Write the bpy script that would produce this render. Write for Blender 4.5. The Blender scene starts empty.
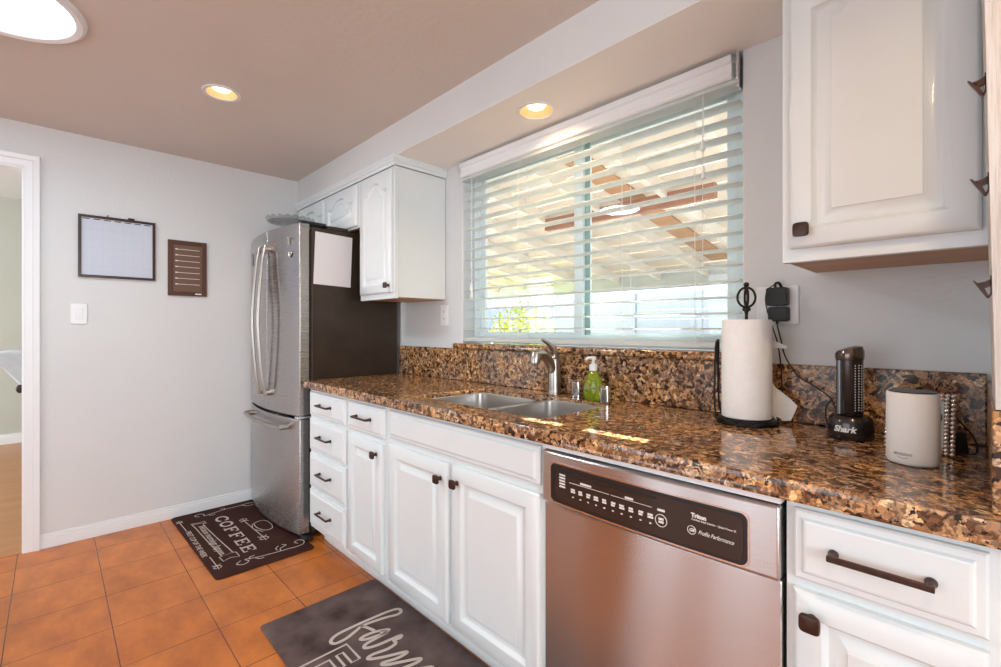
import bpy, bmesh, math, random
from mathutils import Vector, Matrix
random.seed(7)
S = bpy.context.scene
COL = S.collection
PI = math.pi

# ---------------------------------------------------------------- camera, world, sun, area lights, exposure
cam_d = bpy.data.cameras.new('camera'); cam = bpy.data.objects.new('camera', cam_d); COL.objects.link(cam)
cam.location = (3.55, -1.66, 1.197); cam.rotation_euler = (PI/2, 0, math.radians(45.9))
cam_d.sensor_width = 36; cam_d.lens = 463/1001*36; cam_d.shift_y = -4.5/1001; cam_d.clip_start = 0.02
S.camera = cam
S.view_settings.view_transform = 'Standard'; S.view_settings.look = 'None'
S.view_settings.gamma = 1; S.view_settings.use_curve_mapping = False
S.view_settings.exposure = 0.06
W = bpy.data.worlds.new('sky'); S.world = W; W.use_nodes = True
bg = W.node_tree.nodes['Background']; bg.inputs[0].default_value = (0.80, 0.90, 1.0, 1); bg.inputs[1].default_value = 2.1

def light(name, kind, loc, rot, energy, color=(1,1,1), **k):
    d = bpy.data.lights.new(name, kind); d.energy = energy; d.color = color
    for a, v in k.items(): setattr(d, a, v)
    o = bpy.data.objects.new(name, d); COL.objects.link(o); o.location = loc; o.rotation_euler = rot
    return o
# low sun coming in under the patio roof through the gap in its boards
sun_dir = Vector((0.715, -2.31, -1.2047)).normalized()
light('sun', 'SUN', (0, 6, 6), sun_dir.to_track_quat('-Z', 'Y').to_euler(), 60.0, (1, .97, .93), angle=0.004)
# unseen area lights added as fill: behind the camera, at its right, dining room
light('rear_fill', 'AREA', (2.3, -4.35, 1.0), (PI/2, 0, 0), 27, (.76, .90, 1.0), shape='RECTANGLE', size=2.6, size_y=1.9)
light('side_fill', 'AREA', (5.75, -2.3, 1.35), (PI/2, 0, PI/2), 60, (.86, .94, 1.0), shape='RECTANGLE', size=1.8, size_y=1.3)
light('dining_fill', 'AREA', (-1.6, -4.9, 1.5), (PI/2, 0, 0), 80, (.95, .98, 1.0), shape='RECTANGLE', size=2.0, size_y=1.5)  # added fill for the dining room, no window is modelled here

# ---------------------------------------------------------------- materials
def mat(name, color, rough=.5, metal=0, **k):
    m = bpy.data.materials.new(name); m.use_nodes = True
    b = m.node_tree.nodes['Principled BSDF']
    b.inputs['Base Color'].default_value = (*color, 1); b.inputs['Roughness'].default_value = rough
    b.inputs['Metallic'].default_value = metal
    for a, v in k.items(): b.inputs[a.replace('_', ' ')].default_value = v
    return m
class N:
    """small node-graph helper"""
    def __init__(s, m): s.t = m.node_tree; s.b = s.t.nodes['Principled BSDF']
    def n(s, kind, **k):
        x = s.t.nodes.new(kind)
        for a, v in k.items():
            if a.startswith('i_'): x.inputs[int(a[2:])].default_value = v
            else: setattr(x, a, v)
        return x
    def l(s, a, ai, b, bi): s.t.links.new(a.outputs[ai], b.inputs[bi])
    def ramp(s, pts, interp='LINEAR'):
        r = s.t.nodes.new('ShaderNodeValToRGB'); e = r.color_ramp; e.interpolation = interp
        while len(e.elements) < len(pts): e.elements.new(.5)
        for q, (p, c) in zip(e.elements, pts): q.position = p; q.color = (*c, 1)
        return r
    def coords(s, kind='Object', scale=(1,1,1), loc=(0,0,0)):
        c = s.n('ShaderNodeTexCoord'); mp = s.n('ShaderNodeMapping')
        mp.inputs['Scale'].default_value = scale; mp.inputs['Location'].default_value = loc
        s.l(c, kind, mp, 0); return mp
    def mix(s, a, ai, b, bi, f=.5, fs=None, mode='MIX'):
        x = s.n('ShaderNodeMix', data_type='RGBA', blend_type=mode); x.inputs[0].default_value = f
        if fs: s.l(fs[0], fs[1], x, 0)
        for k, (q, qi) in ((6, (a, ai)), (7, (b, bi))):
            if isinstance(q, tuple): x.inputs[k].default_value = (*q, 1)
            else: s.l(q, qi, x, k)
        return x
def noisy(name, c1, c2, scale, rough=.5, metal=0, bump=0, stretch=(1,1,1), detail=4, bscale=None, **k):
    m = mat(name, c1, rough, metal, **k); g = N(m); mp = g.coords(scale=stretch)
    t = g.n('ShaderNodeTexNoise'); t.inputs['Scale'].default_value = scale; t.inputs['Detail'].default_value = detail
    g.l(mp, 0, t, 0); r = g.ramp([(.3, c1), (.7, c2)]); g.l(t, 0, r, 0); g.l(r, 0, g.b, 'Base Color')
    if bump:
        t2 = g.n('ShaderNodeTexNoise'); t2.inputs['Scale'].default_value = bscale or scale*4; t2.inputs['Detail'].default_value = 5
        g.l(mp, 0, t2, 0); bp = g.n('ShaderNodeBump'); bp.inputs[0].default_value = bump; bp.inputs[1].default_value = .01
        g.l(t2, 0, bp, 'Height'); g.l(bp, 0, g.b, 'Normal')
    return m
M = {}
M['wall'] = noisy('wall_paint', (.68,.68,.675), (.70,.70,.69), 3, .55, bump=.12, bscale=60)
M['ceil'] = noisy('ceiling_paint', (.67,.605,.545), (.70,.635,.575), 2, .6, bump=.1, bscale=50)
M['dining'] = noisy('dining_paint', (.50,.51,.44), (.53,.54,.47), 2, .6)
M['trim'] = mat('trim_paint', (.82,.82,.82), .35)
M['cab'] = noisy('cabinet_paint', (.74,.785,.79), (.77,.81,.81), 6, .3, bump=.04, bscale=90, Coat_Weight=.15)
M['cream'] = mat('crown_cream_paint', (.82,.79,.72), .35)
M['under'] = noisy('cabinet_underside_wood', (.45,.23,.09), (.55,.30,.13), 12, .45, stretch=(.15,1,1))
M['steel'] = None
M['bronze'] = noisy('oiled_bronze', (.045,.022,.016), (.08,.040,.03), 60, .36, .55)
M['black'] = mat('black_plastic', (.012,.011,.011), .35)
M['gap'] = mat('black_rubber', (.01,.01,.01), .7)
M['iron'] = mat('black_iron', (.02,.016,.014), .4, .6)
M['chrome'] = mat('chrome', (.8,.8,.8), .12, 1)
M['nickel'] = mat('brushed_nickel', (.46,.42,.38), .3, 1)
M['white'] = mat('white_plastic', (.85,.85,.85), .35)
M['vinyl'] = mat('window_vinyl', (.80,.88,.88), .35)
M['teal'] = mat('sash_edge', (.30,.46,.44), .4)
M['brownbar'] = mat('brown_reflection_bar', (.30,.13,.07), .4)
M['paper'] = mat('paper', (.80,.77,.77), .7)
M['ink'] = mat('pale_ink', (.78,.74,.70), .6)
M['cord'] = mat('blind_cord', (.9,.9,.88), .6)

def steel(name, c=(.60,.58,.57), r=.2, an=.8, rot=.25):
    m = mat(name, c, r, 1); g = N(m)
    mp = g.coords(scale=(.012,.012,1)); t = g.n('ShaderNodeTexNoise'); t.inputs['Scale'].default_value = 500; t.inputs['Detail'].default_value = 2
    g.l(mp, 0, t, 0); mr = g.n('ShaderNodeMapRange'); mr.inputs[3].default_value = r-.03; mr.inputs[4].default_value = r+.04
    g.l(t, 0, mr, 0); g.l(mr, 0, g.b, 'Roughness')
    tg = g.n('ShaderNodeTangent', direction_type='RADIAL', axis='Z'); g.l(tg, 0, g.b, 'Tangent')
    g.b.inputs['Anisotropic'].default_value = an; g.b.inputs['Anisotropic Rotation'].default_value = rot
    return m
M['steel'] = steel('brushed_steel', r=.23, an=1.0)
M['steelh'] = steel('polished_steel_trim', r=.28, an=.9)
M['fsteel'] = steel('fridge_steel', c=(.46,.44,.435), r=.26, an=1.0)
M['sink'] = steel('sink_steel', (.70,.68,.66), .30, .3)
M['fridgeside'] = noisy('fridge_side_paint', (.046,.030,.020), (.060,.040,.027), 8, .30, .45, bump=.15, bscale=300)

def granite(name='granite', rough=.10):
    m = mat(name, (.3,.2,.1), rough); g = N(m); mp = g.coords()
    wn = g.n('ShaderNodeTexNoise'); wn.inputs['Scale'].default_value = 38; wn.inputs['Detail'].default_value = 3; g.l(mp, 0, wn, 0)
    sc = g.n('ShaderNodeVectorMath', operation='SCALE'); sc.inputs[3].default_value = .028; g.l(wn, 1, sc, 0)
    ad = g.n('ShaderNodeVectorMath', operation='ADD'); g.l(mp, 0, ad, 0); g.l(sc, 0, ad, 1)
    v = g.n('ShaderNodeTexVoronoi'); v.inputs['Scale'].default_value = 74; g.l(ad, 0, v, 0)
    sp = g.n('ShaderNodeSeparateColor'); g.l(v, 1, sp, 0)
    r = g.ramp([(0,(.05,.028,.017)), (.10,(.14,.072,.038)), (.25,(.29,.165,.090)), (.44,(.42,.26,.145)), (.65,(.53,.355,.215)), (.84,(.36,.245,.165)), (.93,(.68,.53,.38))], 'CONSTANT')
    g.l(sp, 0, r, 0)
    # big soft drift between grey-brown and golden
    big = g.n('ShaderNodeTexNoise'); big.inputs['Scale'].default_value = 7; big.inputs['Detail'].default_value = 3; g.l(mp, 0, big, 0)
    rb = g.ramp([(.38,(.86,.80,.80)), (.62,(1.34,1.10,.74))]); g.l(big, 0, rb, 0)
    x = g.mix(r, 0, rb, 0, 1, mode='MULTIPLY')
    # second scale of fine crystals
    v2 = g.n('ShaderNodeTexVoronoi'); v2.inputs['Scale'].default_value = 190; g.l(ad, 0, v2, 0)
    s2 = g.n('ShaderNodeSeparateColor'); g.l(v2, 1, s2, 0)
    r2 = g.ramp([(0,(.35,.35,.35)), (.3,(.8,.8,.8)), (.6,(1.1,1.05,1)), (.9,(1.5,1.4,1.3))], 'CONSTANT'); g.l(s2, 1, r2, 0)
    x2 = g.mix(x, 2, r2, 0, .8, mode='MULTIPLY')
    # black flecks
    fl = g.n('ShaderNodeTexNoise'); fl.inputs['Scale'].default_value = 75; fl.inputs['Detail'].default_value = 6; fl.inputs['Roughness'].default_value = .65; g.l(mp, 0, fl, 0)
    rf = g.ramp([(.57,(0,0,0)), (.60,(1,1,1))]); g.l(fl, 0, rf, 0)
    x3 = g.mix(x2, 2, (.018,.010,.008), 0, 0, fs=(rf, 0))
    g.l(x3, 2, g.b, 'Base Color')
    g.b.inputs['Specular IOR Level'].default_value = .6
    return m
M['granite'] = granite(); M['splash'] = granite('granite_splash', .22); M['splash'].node_tree.nodes['Principled BSDF'].inputs['Specular IOR Level'].default_value = .3

def tiles():
    m = mat('terracotta_tile', (.5,.2,.07), .34); g = N(m)
    mp = g.coords(loc=(-.22+.305*20, 1.485+.305*30, 0))
    b = g.n('ShaderNodeTexBrick'); b.offset = 0; b.squash = 1
    b.inputs['Scale'].default_value = 1; b.inputs['Brick Width'].default_value = .305; b.inputs['Row Height'].default_value = .305
    b.inputs['Mortar Size'].default_value = .0022; b.inputs['Mortar Smooth'].default_value = .3
    b.inputs['Color1'].default_value = (.50,.138,.021,1); b.inputs['Color2'].default_value = (.56,.168,.029,1); b.inputs['Mortar'].default_value = (.13,.045,.02,1)
    g.l(mp, 0, b, 0)
    c = g.coords(scale=(1,1.6,1)); t = g.n('ShaderNodeTexNoise'); t.inputs['Scale'].default_value = 5.5; t.inputs['Detail'].default_value = 6; t.inputs['Roughness'].default_value = .6; g.l(c, 0, t, 0)
    r = g.ramp([(.3,(.72,.64,.60)), (.5,(.98,.98,.98)), (.7,(1.25,1.32,1.4))]); g.l(t, 0, r, 0)
    x = g.mix(b, 0, r, 0, 1, mode='MULTIPLY'); g.l(x, 2, g.b, 'Base Color')
    mr = g.n('ShaderNodeMapRange'); mr.inputs[3].default_value = .36; mr.inputs[4].default_value = .12; g.l(b, 1, mr, 0); g.l(mr, 0, g.b, 'Roughness')
    bp = g.n('ShaderNodeBump'); bp.inputs[0].default_value = .5; bp.inputs[1].default_value = .004; bp.invert = True
    g.l(b, 1, bp, 'Height')
    t2 = g.n('ShaderNodeTexNoise'); t2.inputs['Scale'].default_value = 25; g.l(c, 0, t2, 0)
    bp2 = g.n('ShaderNodeBump'); bp2.inputs[0].default_value = .12; bp2.inputs[1].default_value = .01; g.l(t2, 0, bp2, 'Height'); g.l(bp, 0, bp2, 'Normal')
    g.l(bp2, 0, g.b, 'Normal')
    return m
M['tile'] = tiles()
M['woodfloor'] = noisy('oak_floor', (.36,.14,.04), (.48,.21,.07), 9, .3, stretch=(1,.12,1))
M['grout'] = noisy('polished_grout', (.42,.24,.17), (.95,.88,.86), 9, .25, detail=6)

def slatmat():
    m = bpy.data.materials.new('blind_slat'); m.use_nodes = True; t = m.node_tree; p = t.nodes['Principled BSDF']
    p.inputs['Base Color'].default_value = (.86,.89,.88,1); p.inputs['Roughness'].default_value = .35
    tr = t.nodes.new('ShaderNodeBsdfTranslucent'); tr.inputs[0].default_value = (.93,.97,.96,1)
    mx = t.nodes.new('ShaderNodeMixShader'); mx.inputs[0].default_value = .5
    t.links.new(p.outputs[0], mx.inputs[1]); t.links.new(tr.outputs[0], mx.inputs[2]); t.links.new(mx.outputs[0], t.nodes['Material Output'].inputs[0])
    return m
M['slat'] = slatmat()
def clear(name, tint, gloss=.06, rough=.02):
    m = bpy.data.materials.new(name); m.use_nodes = True; t = m.node_tree; t.nodes.remove(t.nodes['Principled BSDF'])
    a = t.nodes.new('ShaderNodeBsdfTransparent'); a.inputs[0].default_value = (*tint,1)
    b = t.nodes.new('ShaderNodeBsdfGlossy'); b.inputs['Roughness'].default_value = rough
    f_ = t.nodes.new('ShaderNodeLayerWeight'); p_ = t.nodes.new('ShaderNodeMath'); p_.operation = 'POWER'; p_.inputs[1].default_value = 4; t.links.new(f_.outputs[1], p_.inputs[0]); f = t.nodes.new('ShaderNodeMath'); f.operation = 'MULTIPLY_ADD'; f.inputs[1].default_value = .7; f.inputs[2].default_value = gloss*.6; t.links.new(p_.outputs[0], f.inputs[0])
    mx = t.nodes.new('ShaderNodeMixShader'); t.links.new(f.outputs[0], mx.inputs[0])
    t.links.new(a.outputs[0], mx.inputs[1]); t.links.new(b.outputs[0], mx.inputs[2]); t.links.new(mx.outputs[0], t.nodes['Material Output'].inputs[0])
    return m
M['glass'] = clear('window_glass', (.97,.99,.98))
M['clearp'] = clear('clear_plastic', (.86,.88,.86))
M['plate'] = clear('glass_dish', (.80,.81,.80))
M['soap'] = mat('green_soap', (.55,.72,.04), .05, Transmission_Weight=.75)
def emit(name, c, s):
    m = mat(name, c); b = m.node_tree.nodes['Principled BSDF']; b.inputs['Emission Color'].default_value = (*c,1); b.inputs['Emission Strength'].default_value = s; return m
M['bulb'] = emit('warm_bulb', (1,.84,.60), 3.2)
M['tube'] = emit('skylight_diffuser', (.74,.90,1), 1.9)
M['baffle'] = mat('lamp_baffle', (.72,.46,.25), .4)

# ---------------------------------------------------------------- mesh helpers
def new(): return bmesh.new()
def bx(b, x0,x1,y0,y1,z0,z1, rot=None):
    r = bmesh.ops.create_cube(b, size=1, matrix=Matrix.Translation(((x0+x1)/2,(y0+y1)/2,(z0+z1)/2)) @ (rot or Matrix()) @ Matrix.Diagonal((x1-x0,y1-y0,z1-z0,1)))
    return r['verts']
def cyl(b, p0, p1, r0, r1=None, n=24):
    p0, p1 = Vector(p0), Vector(p1); d = p1-p0
    bmesh.ops.create_cone(b, cap_ends=True, segments=n, radius1=r0, radius2=r0 if r1 is None else r1, depth=d.length,
        matrix=Matrix.Translation((p0+p1)/2) @ d.to_track_quat('Z','Y').to_matrix().to_4x4())
def sph(b, c, r, sc=(1,1,1), n=16):
    bmesh.ops.create_uvsphere(b, u_segments=n, v_segments=n//2+2, radius=r, matrix=Matrix.Translation(c) @ Matrix.Diagonal((*sc,1)))
def smooth_path(pts, k=6, closed=False):
    P = [Vector(p) for p in pts]; out = []; n = len(P)
    for i in range(n if closed else n-1):
        g = (lambda j: P[j % n]) if closed else (lambda j: P[max(0,min(n-1,j))])
        a,b_,c,d = g(i-1),g(i),g(i+1),g(i+2)
        for s in range(k):
            t = s/k
            out.append(.5*((2*b_)+(c-a)*t+(2*a-5*b_+4*c-d)*t*t+(3*b_-a-3*c+d)*t**3))
    if not closed: out.append(P[-1])
    return out
def tube(b, pts, r, n=8, closed=False, k=6, flat=None):
    """swept tube; r number or list; flat=(w,t) gives an elliptical section"""
    P = smooth_path(pts, k, closed) if k > 1 else [Vector(p) for p in pts]
    m = len(P); rings = []; up = Vector((0,0,1)); prev = None
    for i, p in enumerate(P):
        t = (P[(i+1) % m] - P[i-1]) if closed else (P[min(i+1,m-1)] - P[max(i-1,0)])
        if t.length < 1e-9: t = Vector((1,0,0))
        t.normalize()
        if prev is None: s = t.cross(up) if abs(t.dot(up)) < .95 else t.cross(Vector((1,0,0)))
        else: s = prev - t*prev.dot(t)
        s.normalize(); prev = s; u = s.cross(t).normalized()
        rr = r[0] + (r[-1]-r[0])*i/(m-1) if isinstance(r, (list,tuple)) else r
        a, c = (rr, rr) if flat is None else (rr*flat[0], rr*flat[1])
        rings.append([b.verts.new(p + s*math.cos(2*PI*j/n)*a + u*math.sin(2*PI*j/n)*c) for j in range(n)])
    for i in range(m if closed else m-1):
        A, B = rings[i], rings[(i+1) % m]
        for j in range(n): b.faces.new((A[j], A[(j+1)%n], B[(j+1)%n], B[j]))
    if not closed: b.faces.new(rings[0]); b.faces.new(rings[-1][::-1])
def lathe(b, prof, c=(0,0,0), n=32, sx=1, sy=1):
    rings = [[b.verts.new((c[0]+r*sx*math.cos(2*PI*j/n), c[1]+r*sy*math.sin(2*PI*j/n), c[2]+z)) for j in range(n)] for r, z in prof]
    for A, B in zip(rings, rings[1:]):
        for j in range(n): b.faces.new((A[j],A[(j+1)%n],B[(j+1)%n],B[j]))
    b.faces.new(rings[0][::-1]); b.faces.new(rings[-1])
def loops(b, L, cap0=True, cap1=True):
    R = [[b.verts.new(p) for p in l] for l in L]; n = len(R[0])
    for A, B in zip(R, R[1:]):
        for j in range(n): b.faces.new((A[j],A[(j+1)%n],B[(j+1)%n],B[j]))
    if cap0: b.faces.new(R[0][::-1])
    if cap1: b.faces.new(R[-1])
def prism(b, poly, z0, z1):
    loops(b, [[(x,y,z0) for x,y in poly], [(x,y,z1) for x,y in poly]])
def obj(name, b, m, parent=None, bevel=0, smooth=False, loc=None, segs=2):
    bmesh.ops.recalc_face_normals(b, faces=b.faces)
    me = bpy.data.meshes.new(name); b.to_mesh(me); b.free()
    me.materials.append(M[m] if isinstance(m, str) else m)
    o = bpy.data.objects.new(name, me); COL.objects.link(o)
    if parent: o.parent = parent
    if loc: o.location = loc
    if smooth:
        for p in me.polygons: p.use_smooth = True
        me.set_sharp_from_angle(angle=math.radians(38))
    if bevel:
        md = o.modifiers.new('bevel','BEVEL'); md.width = bevel; md.segments = segs; md.limit_method = 'ANGLE'; md.angle_limit = math.radians(40); md.harden_normals = False
    return o
def tag(o, label, cat, group=None, kind=None):
    if label: o['label'] = label
    if cat: o['category'] = cat
    if group: o['group'] = group
    if kind: o['kind'] = kind
    return o
def thing(name, label, cat, loc=(0,0,0), rz=0, group=None):
    o = bpy.data.objects.new(name, None); o.empty_display_size = .05; COL.objects.link(o); o.location = loc; o.rotation_euler.z = rz
    return tag(o, label, cat, group)
def struct(name, b, m, parent=None, bevel=0, smooth=False):
    o = obj(name, b, m, parent, bevel, smooth)
    if not parent: o['kind'] = 'structure'
    return o
def box(name, m, dims, parent=None, bevel=0):
    b = new(); bx(b, *dims); return obj(name, b, m, parent, bevel)
def bake(o):
    bpy.context.view_layer.update()
    dg = bpy.context.evaluated_depsgraph_get()
    me = bpy.data.meshes.new_from_object(o.evaluated_get(dg)); o.modifiers.clear()
    return me
def cut(o, cutters):
    for c in cutters:
        md = o.modifiers.new('cut','BOOLEAN'); md.operation = 'DIFFERENCE'; md.solver = 'EXACT'; md.object = c
    me = bake(o); o.data = me
    for c in cutters: bpy.data.objects.remove(c)
def text(name, body, size, m, parent, loc, rot=(PI/2,0,0), ext=.0006, shear=0, offset=0, align='LEFT', width=1.0):
    cu = bpy.data.curves.new(name, 'FONT'); cu.body = body; cu.size = size; cu.extrude = ext; cu.shear = shear; cu.offset = offset
    cu.align_x = align; cu.align_y = 'CENTER'; cu.resolution_u = 3
    t = bpy.data.objects.new('tmp', cu); COL.objects.link(t); me = bake(t); bpy.data.objects.remove(t)
    me.materials.clear(); me.materials.append(M[m])
    o = bpy.data.objects.new(name, me); COL.objects.link(o); o.location = loc; o.rotation_euler = rot; o.scale.x = width
    if parent: o.parent = parent
    return o

# ---------------------------------------------------------------- room shell
CZ, SZ = 2.30, 2.13          # ceiling, soffit underside
WX0, WX1, WZ0 = 1.53, 3.0, 1.095
b = new(); bx(b, 0,5.8,-4.4,.12,-.12,0); struct('floor', b, 'tile')
# the lighter polished grout lines that run along the room
# far wall (left in the view) with the doorway to the dining room
b = new(); bx(b, -.12,0,-1.77,.12,0,CZ+.1); bx(b, -.12,0,-4.4,-2.62,0,CZ+.1); bx(b, -.12,0,-2.62,-1.77,2.063,CZ+.1); struct('wall_left', b, 'wall')
b = new(); bx(b, 0,WX0,0,.14,0,CZ+.1); bx(b, WX1,5.8,0,.14,0,CZ+.1); bx(b, WX0,WX1,0,.14,0,WZ0); bx(b, WX0,WX1,0,.14,SZ,CZ+.1)
struct('wall_back', b, 'wall', bevel=.006)
b = new(); bx(b, 3.585,3.72,-.60,0,.915,CZ); struct('wall_right', b, 'wall', bevel=.004)
b = new(); bx(b, 5.8,5.92,-4.4,-3.2,0,CZ); bx(b, 5.8,5.92,-1.4,0,0,CZ); bx(b, 5.8,5.92,-3.2,-1.4,0,.7); bx(b, 5.8,5.92,-3.2,-1.4,2,CZ); struct('wall_side', b, 'wall')
b = new(); bx(b, 0,1.0,-4.52,-4.4,0,CZ); bx(b, 3.6,5.8,-4.52,-4.4,0,CZ); bx(b, 1,3.6,-4.52,-4.4,2.2,CZ); bx(b, 1,3.6,-4.52,-4.4,0,.3); struct('wall_front', b, 'wall')
b = new(); bx(b, -.12,5.92,-4.5,.14,CZ,CZ+.12); ceil = struct('ceiling', b, 'ceil')
CL = (1.09,-1.09); TB = (1.27,-1.81); SL = (2.235,-.172)
def cutter(x, y, r, z0, z1):
    b = new(); cyl(b, (x,y,z0), (x,y,z1), r, n=48); return obj('tmp', b, 'ceil')
cut(ceil, [cutter(*CL, .066, CZ-.1, CZ+.09), cutter(3.72, -1.2, .066, CZ-.1, CZ+.09), cutter(*TB, .215, CZ-.1, CZ+.05)])
b = new(); bx(b, 0,5.8,-.34,0,SZ,CZ); soff = struct('ceiling_soffit', b, 'wall')
cut(soff, [cutter(*SL, .072, SZ-.1, SZ+.11)])
M['soffitlit'] = noisy('soffit_underside_lit', (.88,.85,.81), (.90,.87,.83), 3, .5)  # underside colour lightened and warmed to paint in bounced light
b = new(); bx(b, .0,3.585,-.34,-.001,SZ-.002,SZ-.0002); bx(b, 3.585,5.8,-.34,-.001,SZ-.002,SZ-.0002); su = struct('soffit_lit_panel', b, 'soffitlit'); cut(su, [cutter(*SL, .072, SZ-.1, SZ+.11)])  # thin panel added to carry the painted-in bounce light
# unseen brown door, pale strips and bars added to reflect in the steel
b = new(); bx(b, -.0,.40,-4.399,-4.36,0,2.25); bx(b, .44,.62,-4.399,-4.36,0,2.25); bx(b,.66,.97,-4.399,-4.36,0,2.25); struct('reflection_door', b, noisy('reflection_door_wood', (.55,.20,.07), (.62,.25,.09), 5, .4, stretch=(3,3,.3)))
b = new(); bx(b, .40,.44,-4.399,-4.34,0,2.25); bx(b, .62,.66,-4.399,-4.34,0,2.25); struct('reflection_strips', b, 'trim')  # white strips added between the leaves for bright streaks in the steel
b = new()
for x in (.98,1.84,2.08,2.9,3.56): bx(b, x,x+.09,-4.33,-4.27,.1,2.2)
bx(b, .98,3.62,-4.33,-4.27,2.14,2.22); struct('reflection_bars', b, 'brownbar')  # bars added out of view to stripe the dishwasher reflection
# baseboard on the far wall
b = new()
for (z0,z1,t) in ((0,.05,.014),(.05,.062,.011),(.062,.078,.007)): bx(b, 0,t,-1.705,-.0,z0,z1)
struct('baseboard_left', b, 'trim', bevel=.002)
# doorway casing
d = thing('door_1', None, None); d['kind'] = 'structure'
b = new(); pf = [(0,0),(.010,0),(.012,.008),(.014,.034),(.019,.040),(.022,.060),(.020,.066),(0,.066)]
loops(b, [[(x, -1.77+q, 0) for x,q in pf], [(x, -1.77+q, 2.063+q) for x,q in pf], [(x, -2.62-q, 2.063+q) for x,q in pf], [(x, -2.62-q, 0) for x,q in pf]])
obj('casing', b, 'trim', d, bevel=.0015)
b = new(); bx(b, -.125,.004,-1.775,-1.765,0,2.06); bx(b, -.125,.004,-2.625,-2.615,0,2.06); bx(b, -.125,.004,-2.62,-1.77,2.055,2.065); obj('jamb', b, 'trim', d)
# dining room beyond
b = new(); bx(b, -3.5,-.12,-5,.12,-.12,0); struct('floor_dining', b, 'woodfloor')
b = new(); bx(b, -3.62,-3.5,-5,.12,0,2.6); bx(b,-3.5,-.12,.0,.12,0,2.6); bx(b,-.13,-.12,-5,-2.62,0,2.6); struct('wall_dining', b, 'dining')
b = new(); bx(b, -3.62,-.12,-5,.12,2.57,2.69); struct('ceiling_dining', b, 'trim')
b = new(); bx(b, -3.5,-3.485,-5,0,0,.10); bx(b, -3.485,-3.48,-5,0,0,.075); struct('baseboard_dining', b, 'trim')
b = new(); bx(b, -.13,.0,-2.62,-1.77,-.02,.004); struct('trim_1', b, 'woodfloor')

# ---------------------------------------------------------------- window and outside
w = thing('window_1', None, None); w['kind'] = 'structure'
def frame(b, x0,x1,z0,z1,y0,y1,t, tb=None):
    tb = tb or t
    bx(b,x0,x0+t,y0,y1,z0,z1); bx(b,x1-t,x1,y0,y1,z0,z1); bx(b,x0+t,x1-t,y0,y1,z0,z0+tb); bx(b,x0+t,x1-t,y0,y1,z1-t,z1)
b = new(); frame(b, WX0+.001,WX1-.001,WZ0+.025,SZ-.001,.085,.138,.05); obj('window_frame', b, 'vinyl', w, .003)
b = new(); frame(b, 1.572,2.285,1.15,2.08,.092,.112,.05,.032); obj('sash', b, 'vinyl', w, .003)
b = new(); frame(b, 2.262,2.955,1.15,2.08,.114,.134,.045,.028); obj('sash', b, 'vinyl', w, .003)
box('sash_edge', 'teal', (2.286,2.312,.111,.1135,1.16,2.08), w)['label'] = 'dark green sash edge'
box('pane', 'glass', (1.62,2.24,.100,.104,1.18,2.04), w); box('pane', 'glass', (2.30,2.915,.122,.126,1.175,2.04), w)
# granite window ledge
b = new(); bx(b, 1.49,3.02,-.045,-.0005,1.088,1.118); bx(b, WX0+.002,WX1-.002,-.02,.085,1.095,1.118)
tag(obj('window_ledge', b, 'granite', bevel=.012, segs=4, smooth=True), 'brown granite ledge with rounded nose running under the window blind', 'window sill')

blind = thing('window_blind', 'white horizontal slat blind hanging in the kitchen window, slats open', 'blind', (2.265,.03,1.13))
def L(o, par): o.location = -Vector(par.location); return o     # world-space mesh under a moved parent
def wpart(name, b, m, par, **k): return L(obj(name, b, m, par, **k), par)
b = new(); prof = [(-.022,2.035),(-.030,2.042),(-.030,2.056),(-.026,2.062),(-.026,2.086),(-.034,2.092),(-.034,2.114),(-.022,2.114)]
loops(b, [[(x,y,z) for y,z in prof] for x in (1.545,2.976)]); wpart('valance', b, 'trim', blind, bevel=.001)
b = new(); bx(b, 1.545,2.99,-.022,.045,2.02,2.032); bx(b,1.545,2.99,.035,.045,2.032,2.122); wpart('headrail', b, 'slat', blind)
b = new(); bx(b, 2.9905,2.9955,-.03,.045,2.03,2.122); bx(b,2.9905,2.9955,-.022,.04,2.005,2.03); wpart('bracket', b, 'chrome', blind, bevel=.001)
for k in range(15):
    z = 1.194 + k*.0555; b = new()
    pr = [(-.0,0),(.015,.0025),(.032,.0035),(.049,.0025),(.064,0),(.064,.003),(.049,.0055),(.032,.0065),(.015,.0055),(0,.003)]
    loops(b, [[(x,.002+y,z+q) for y,q in pr] for x in (1.542,2.988)])
    wpart('slat', b, 'slat', blind)
b = new(); bx(b, 1.54,2.988,.004,.062,1.129,1.150); wpart('bottom_rail', b, 'slat', blind, bevel=.003)
for x in (1.645, 1.962, 2.545, 2.841):
    b = new()
    for y in (0,.068):
        cyl(b, (x,y,1.15), (x,y,2.02), .0011, n=6)
    for k in range(15): cyl(b, (x,0,1.1925+k*.0555), (x,.068,1.1925+k*.0555), .0007, n=5)
    wpart('ladder_cord', b, 'cord', blind)
for (x, zz) in ((2.873,(1.867,1.768)), (1.62,(1.449,1.41))):
    for i, z in enumerate(zz):
        b = new(); xx = x + i*.004; cyl(b, (xx,-.012,z), (xx,-.012,2.03), .0011, n=6); lathe(b, [(.002,.0),(.004,-.006),(.008,-.035),(.0075,-.042),(.002,-.044)], (xx,-.012,z), 12)
        wpart('pull_cord', b, 'cord', blind, smooth=True)
for x in (2.545,2.841):
    b = new(); tube(b, [(x-.02,.0,1.15),(x-.012,-.002,1.158),(x,-.003,1.165),(x+.014,-.002,1.157),(x+.005,-.003,1.148),(x-.008,-.003,1.152),(x+.02,0,1.149)], .0012, 6); wpart('cord_knot', b, 'cord', blind)

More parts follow.
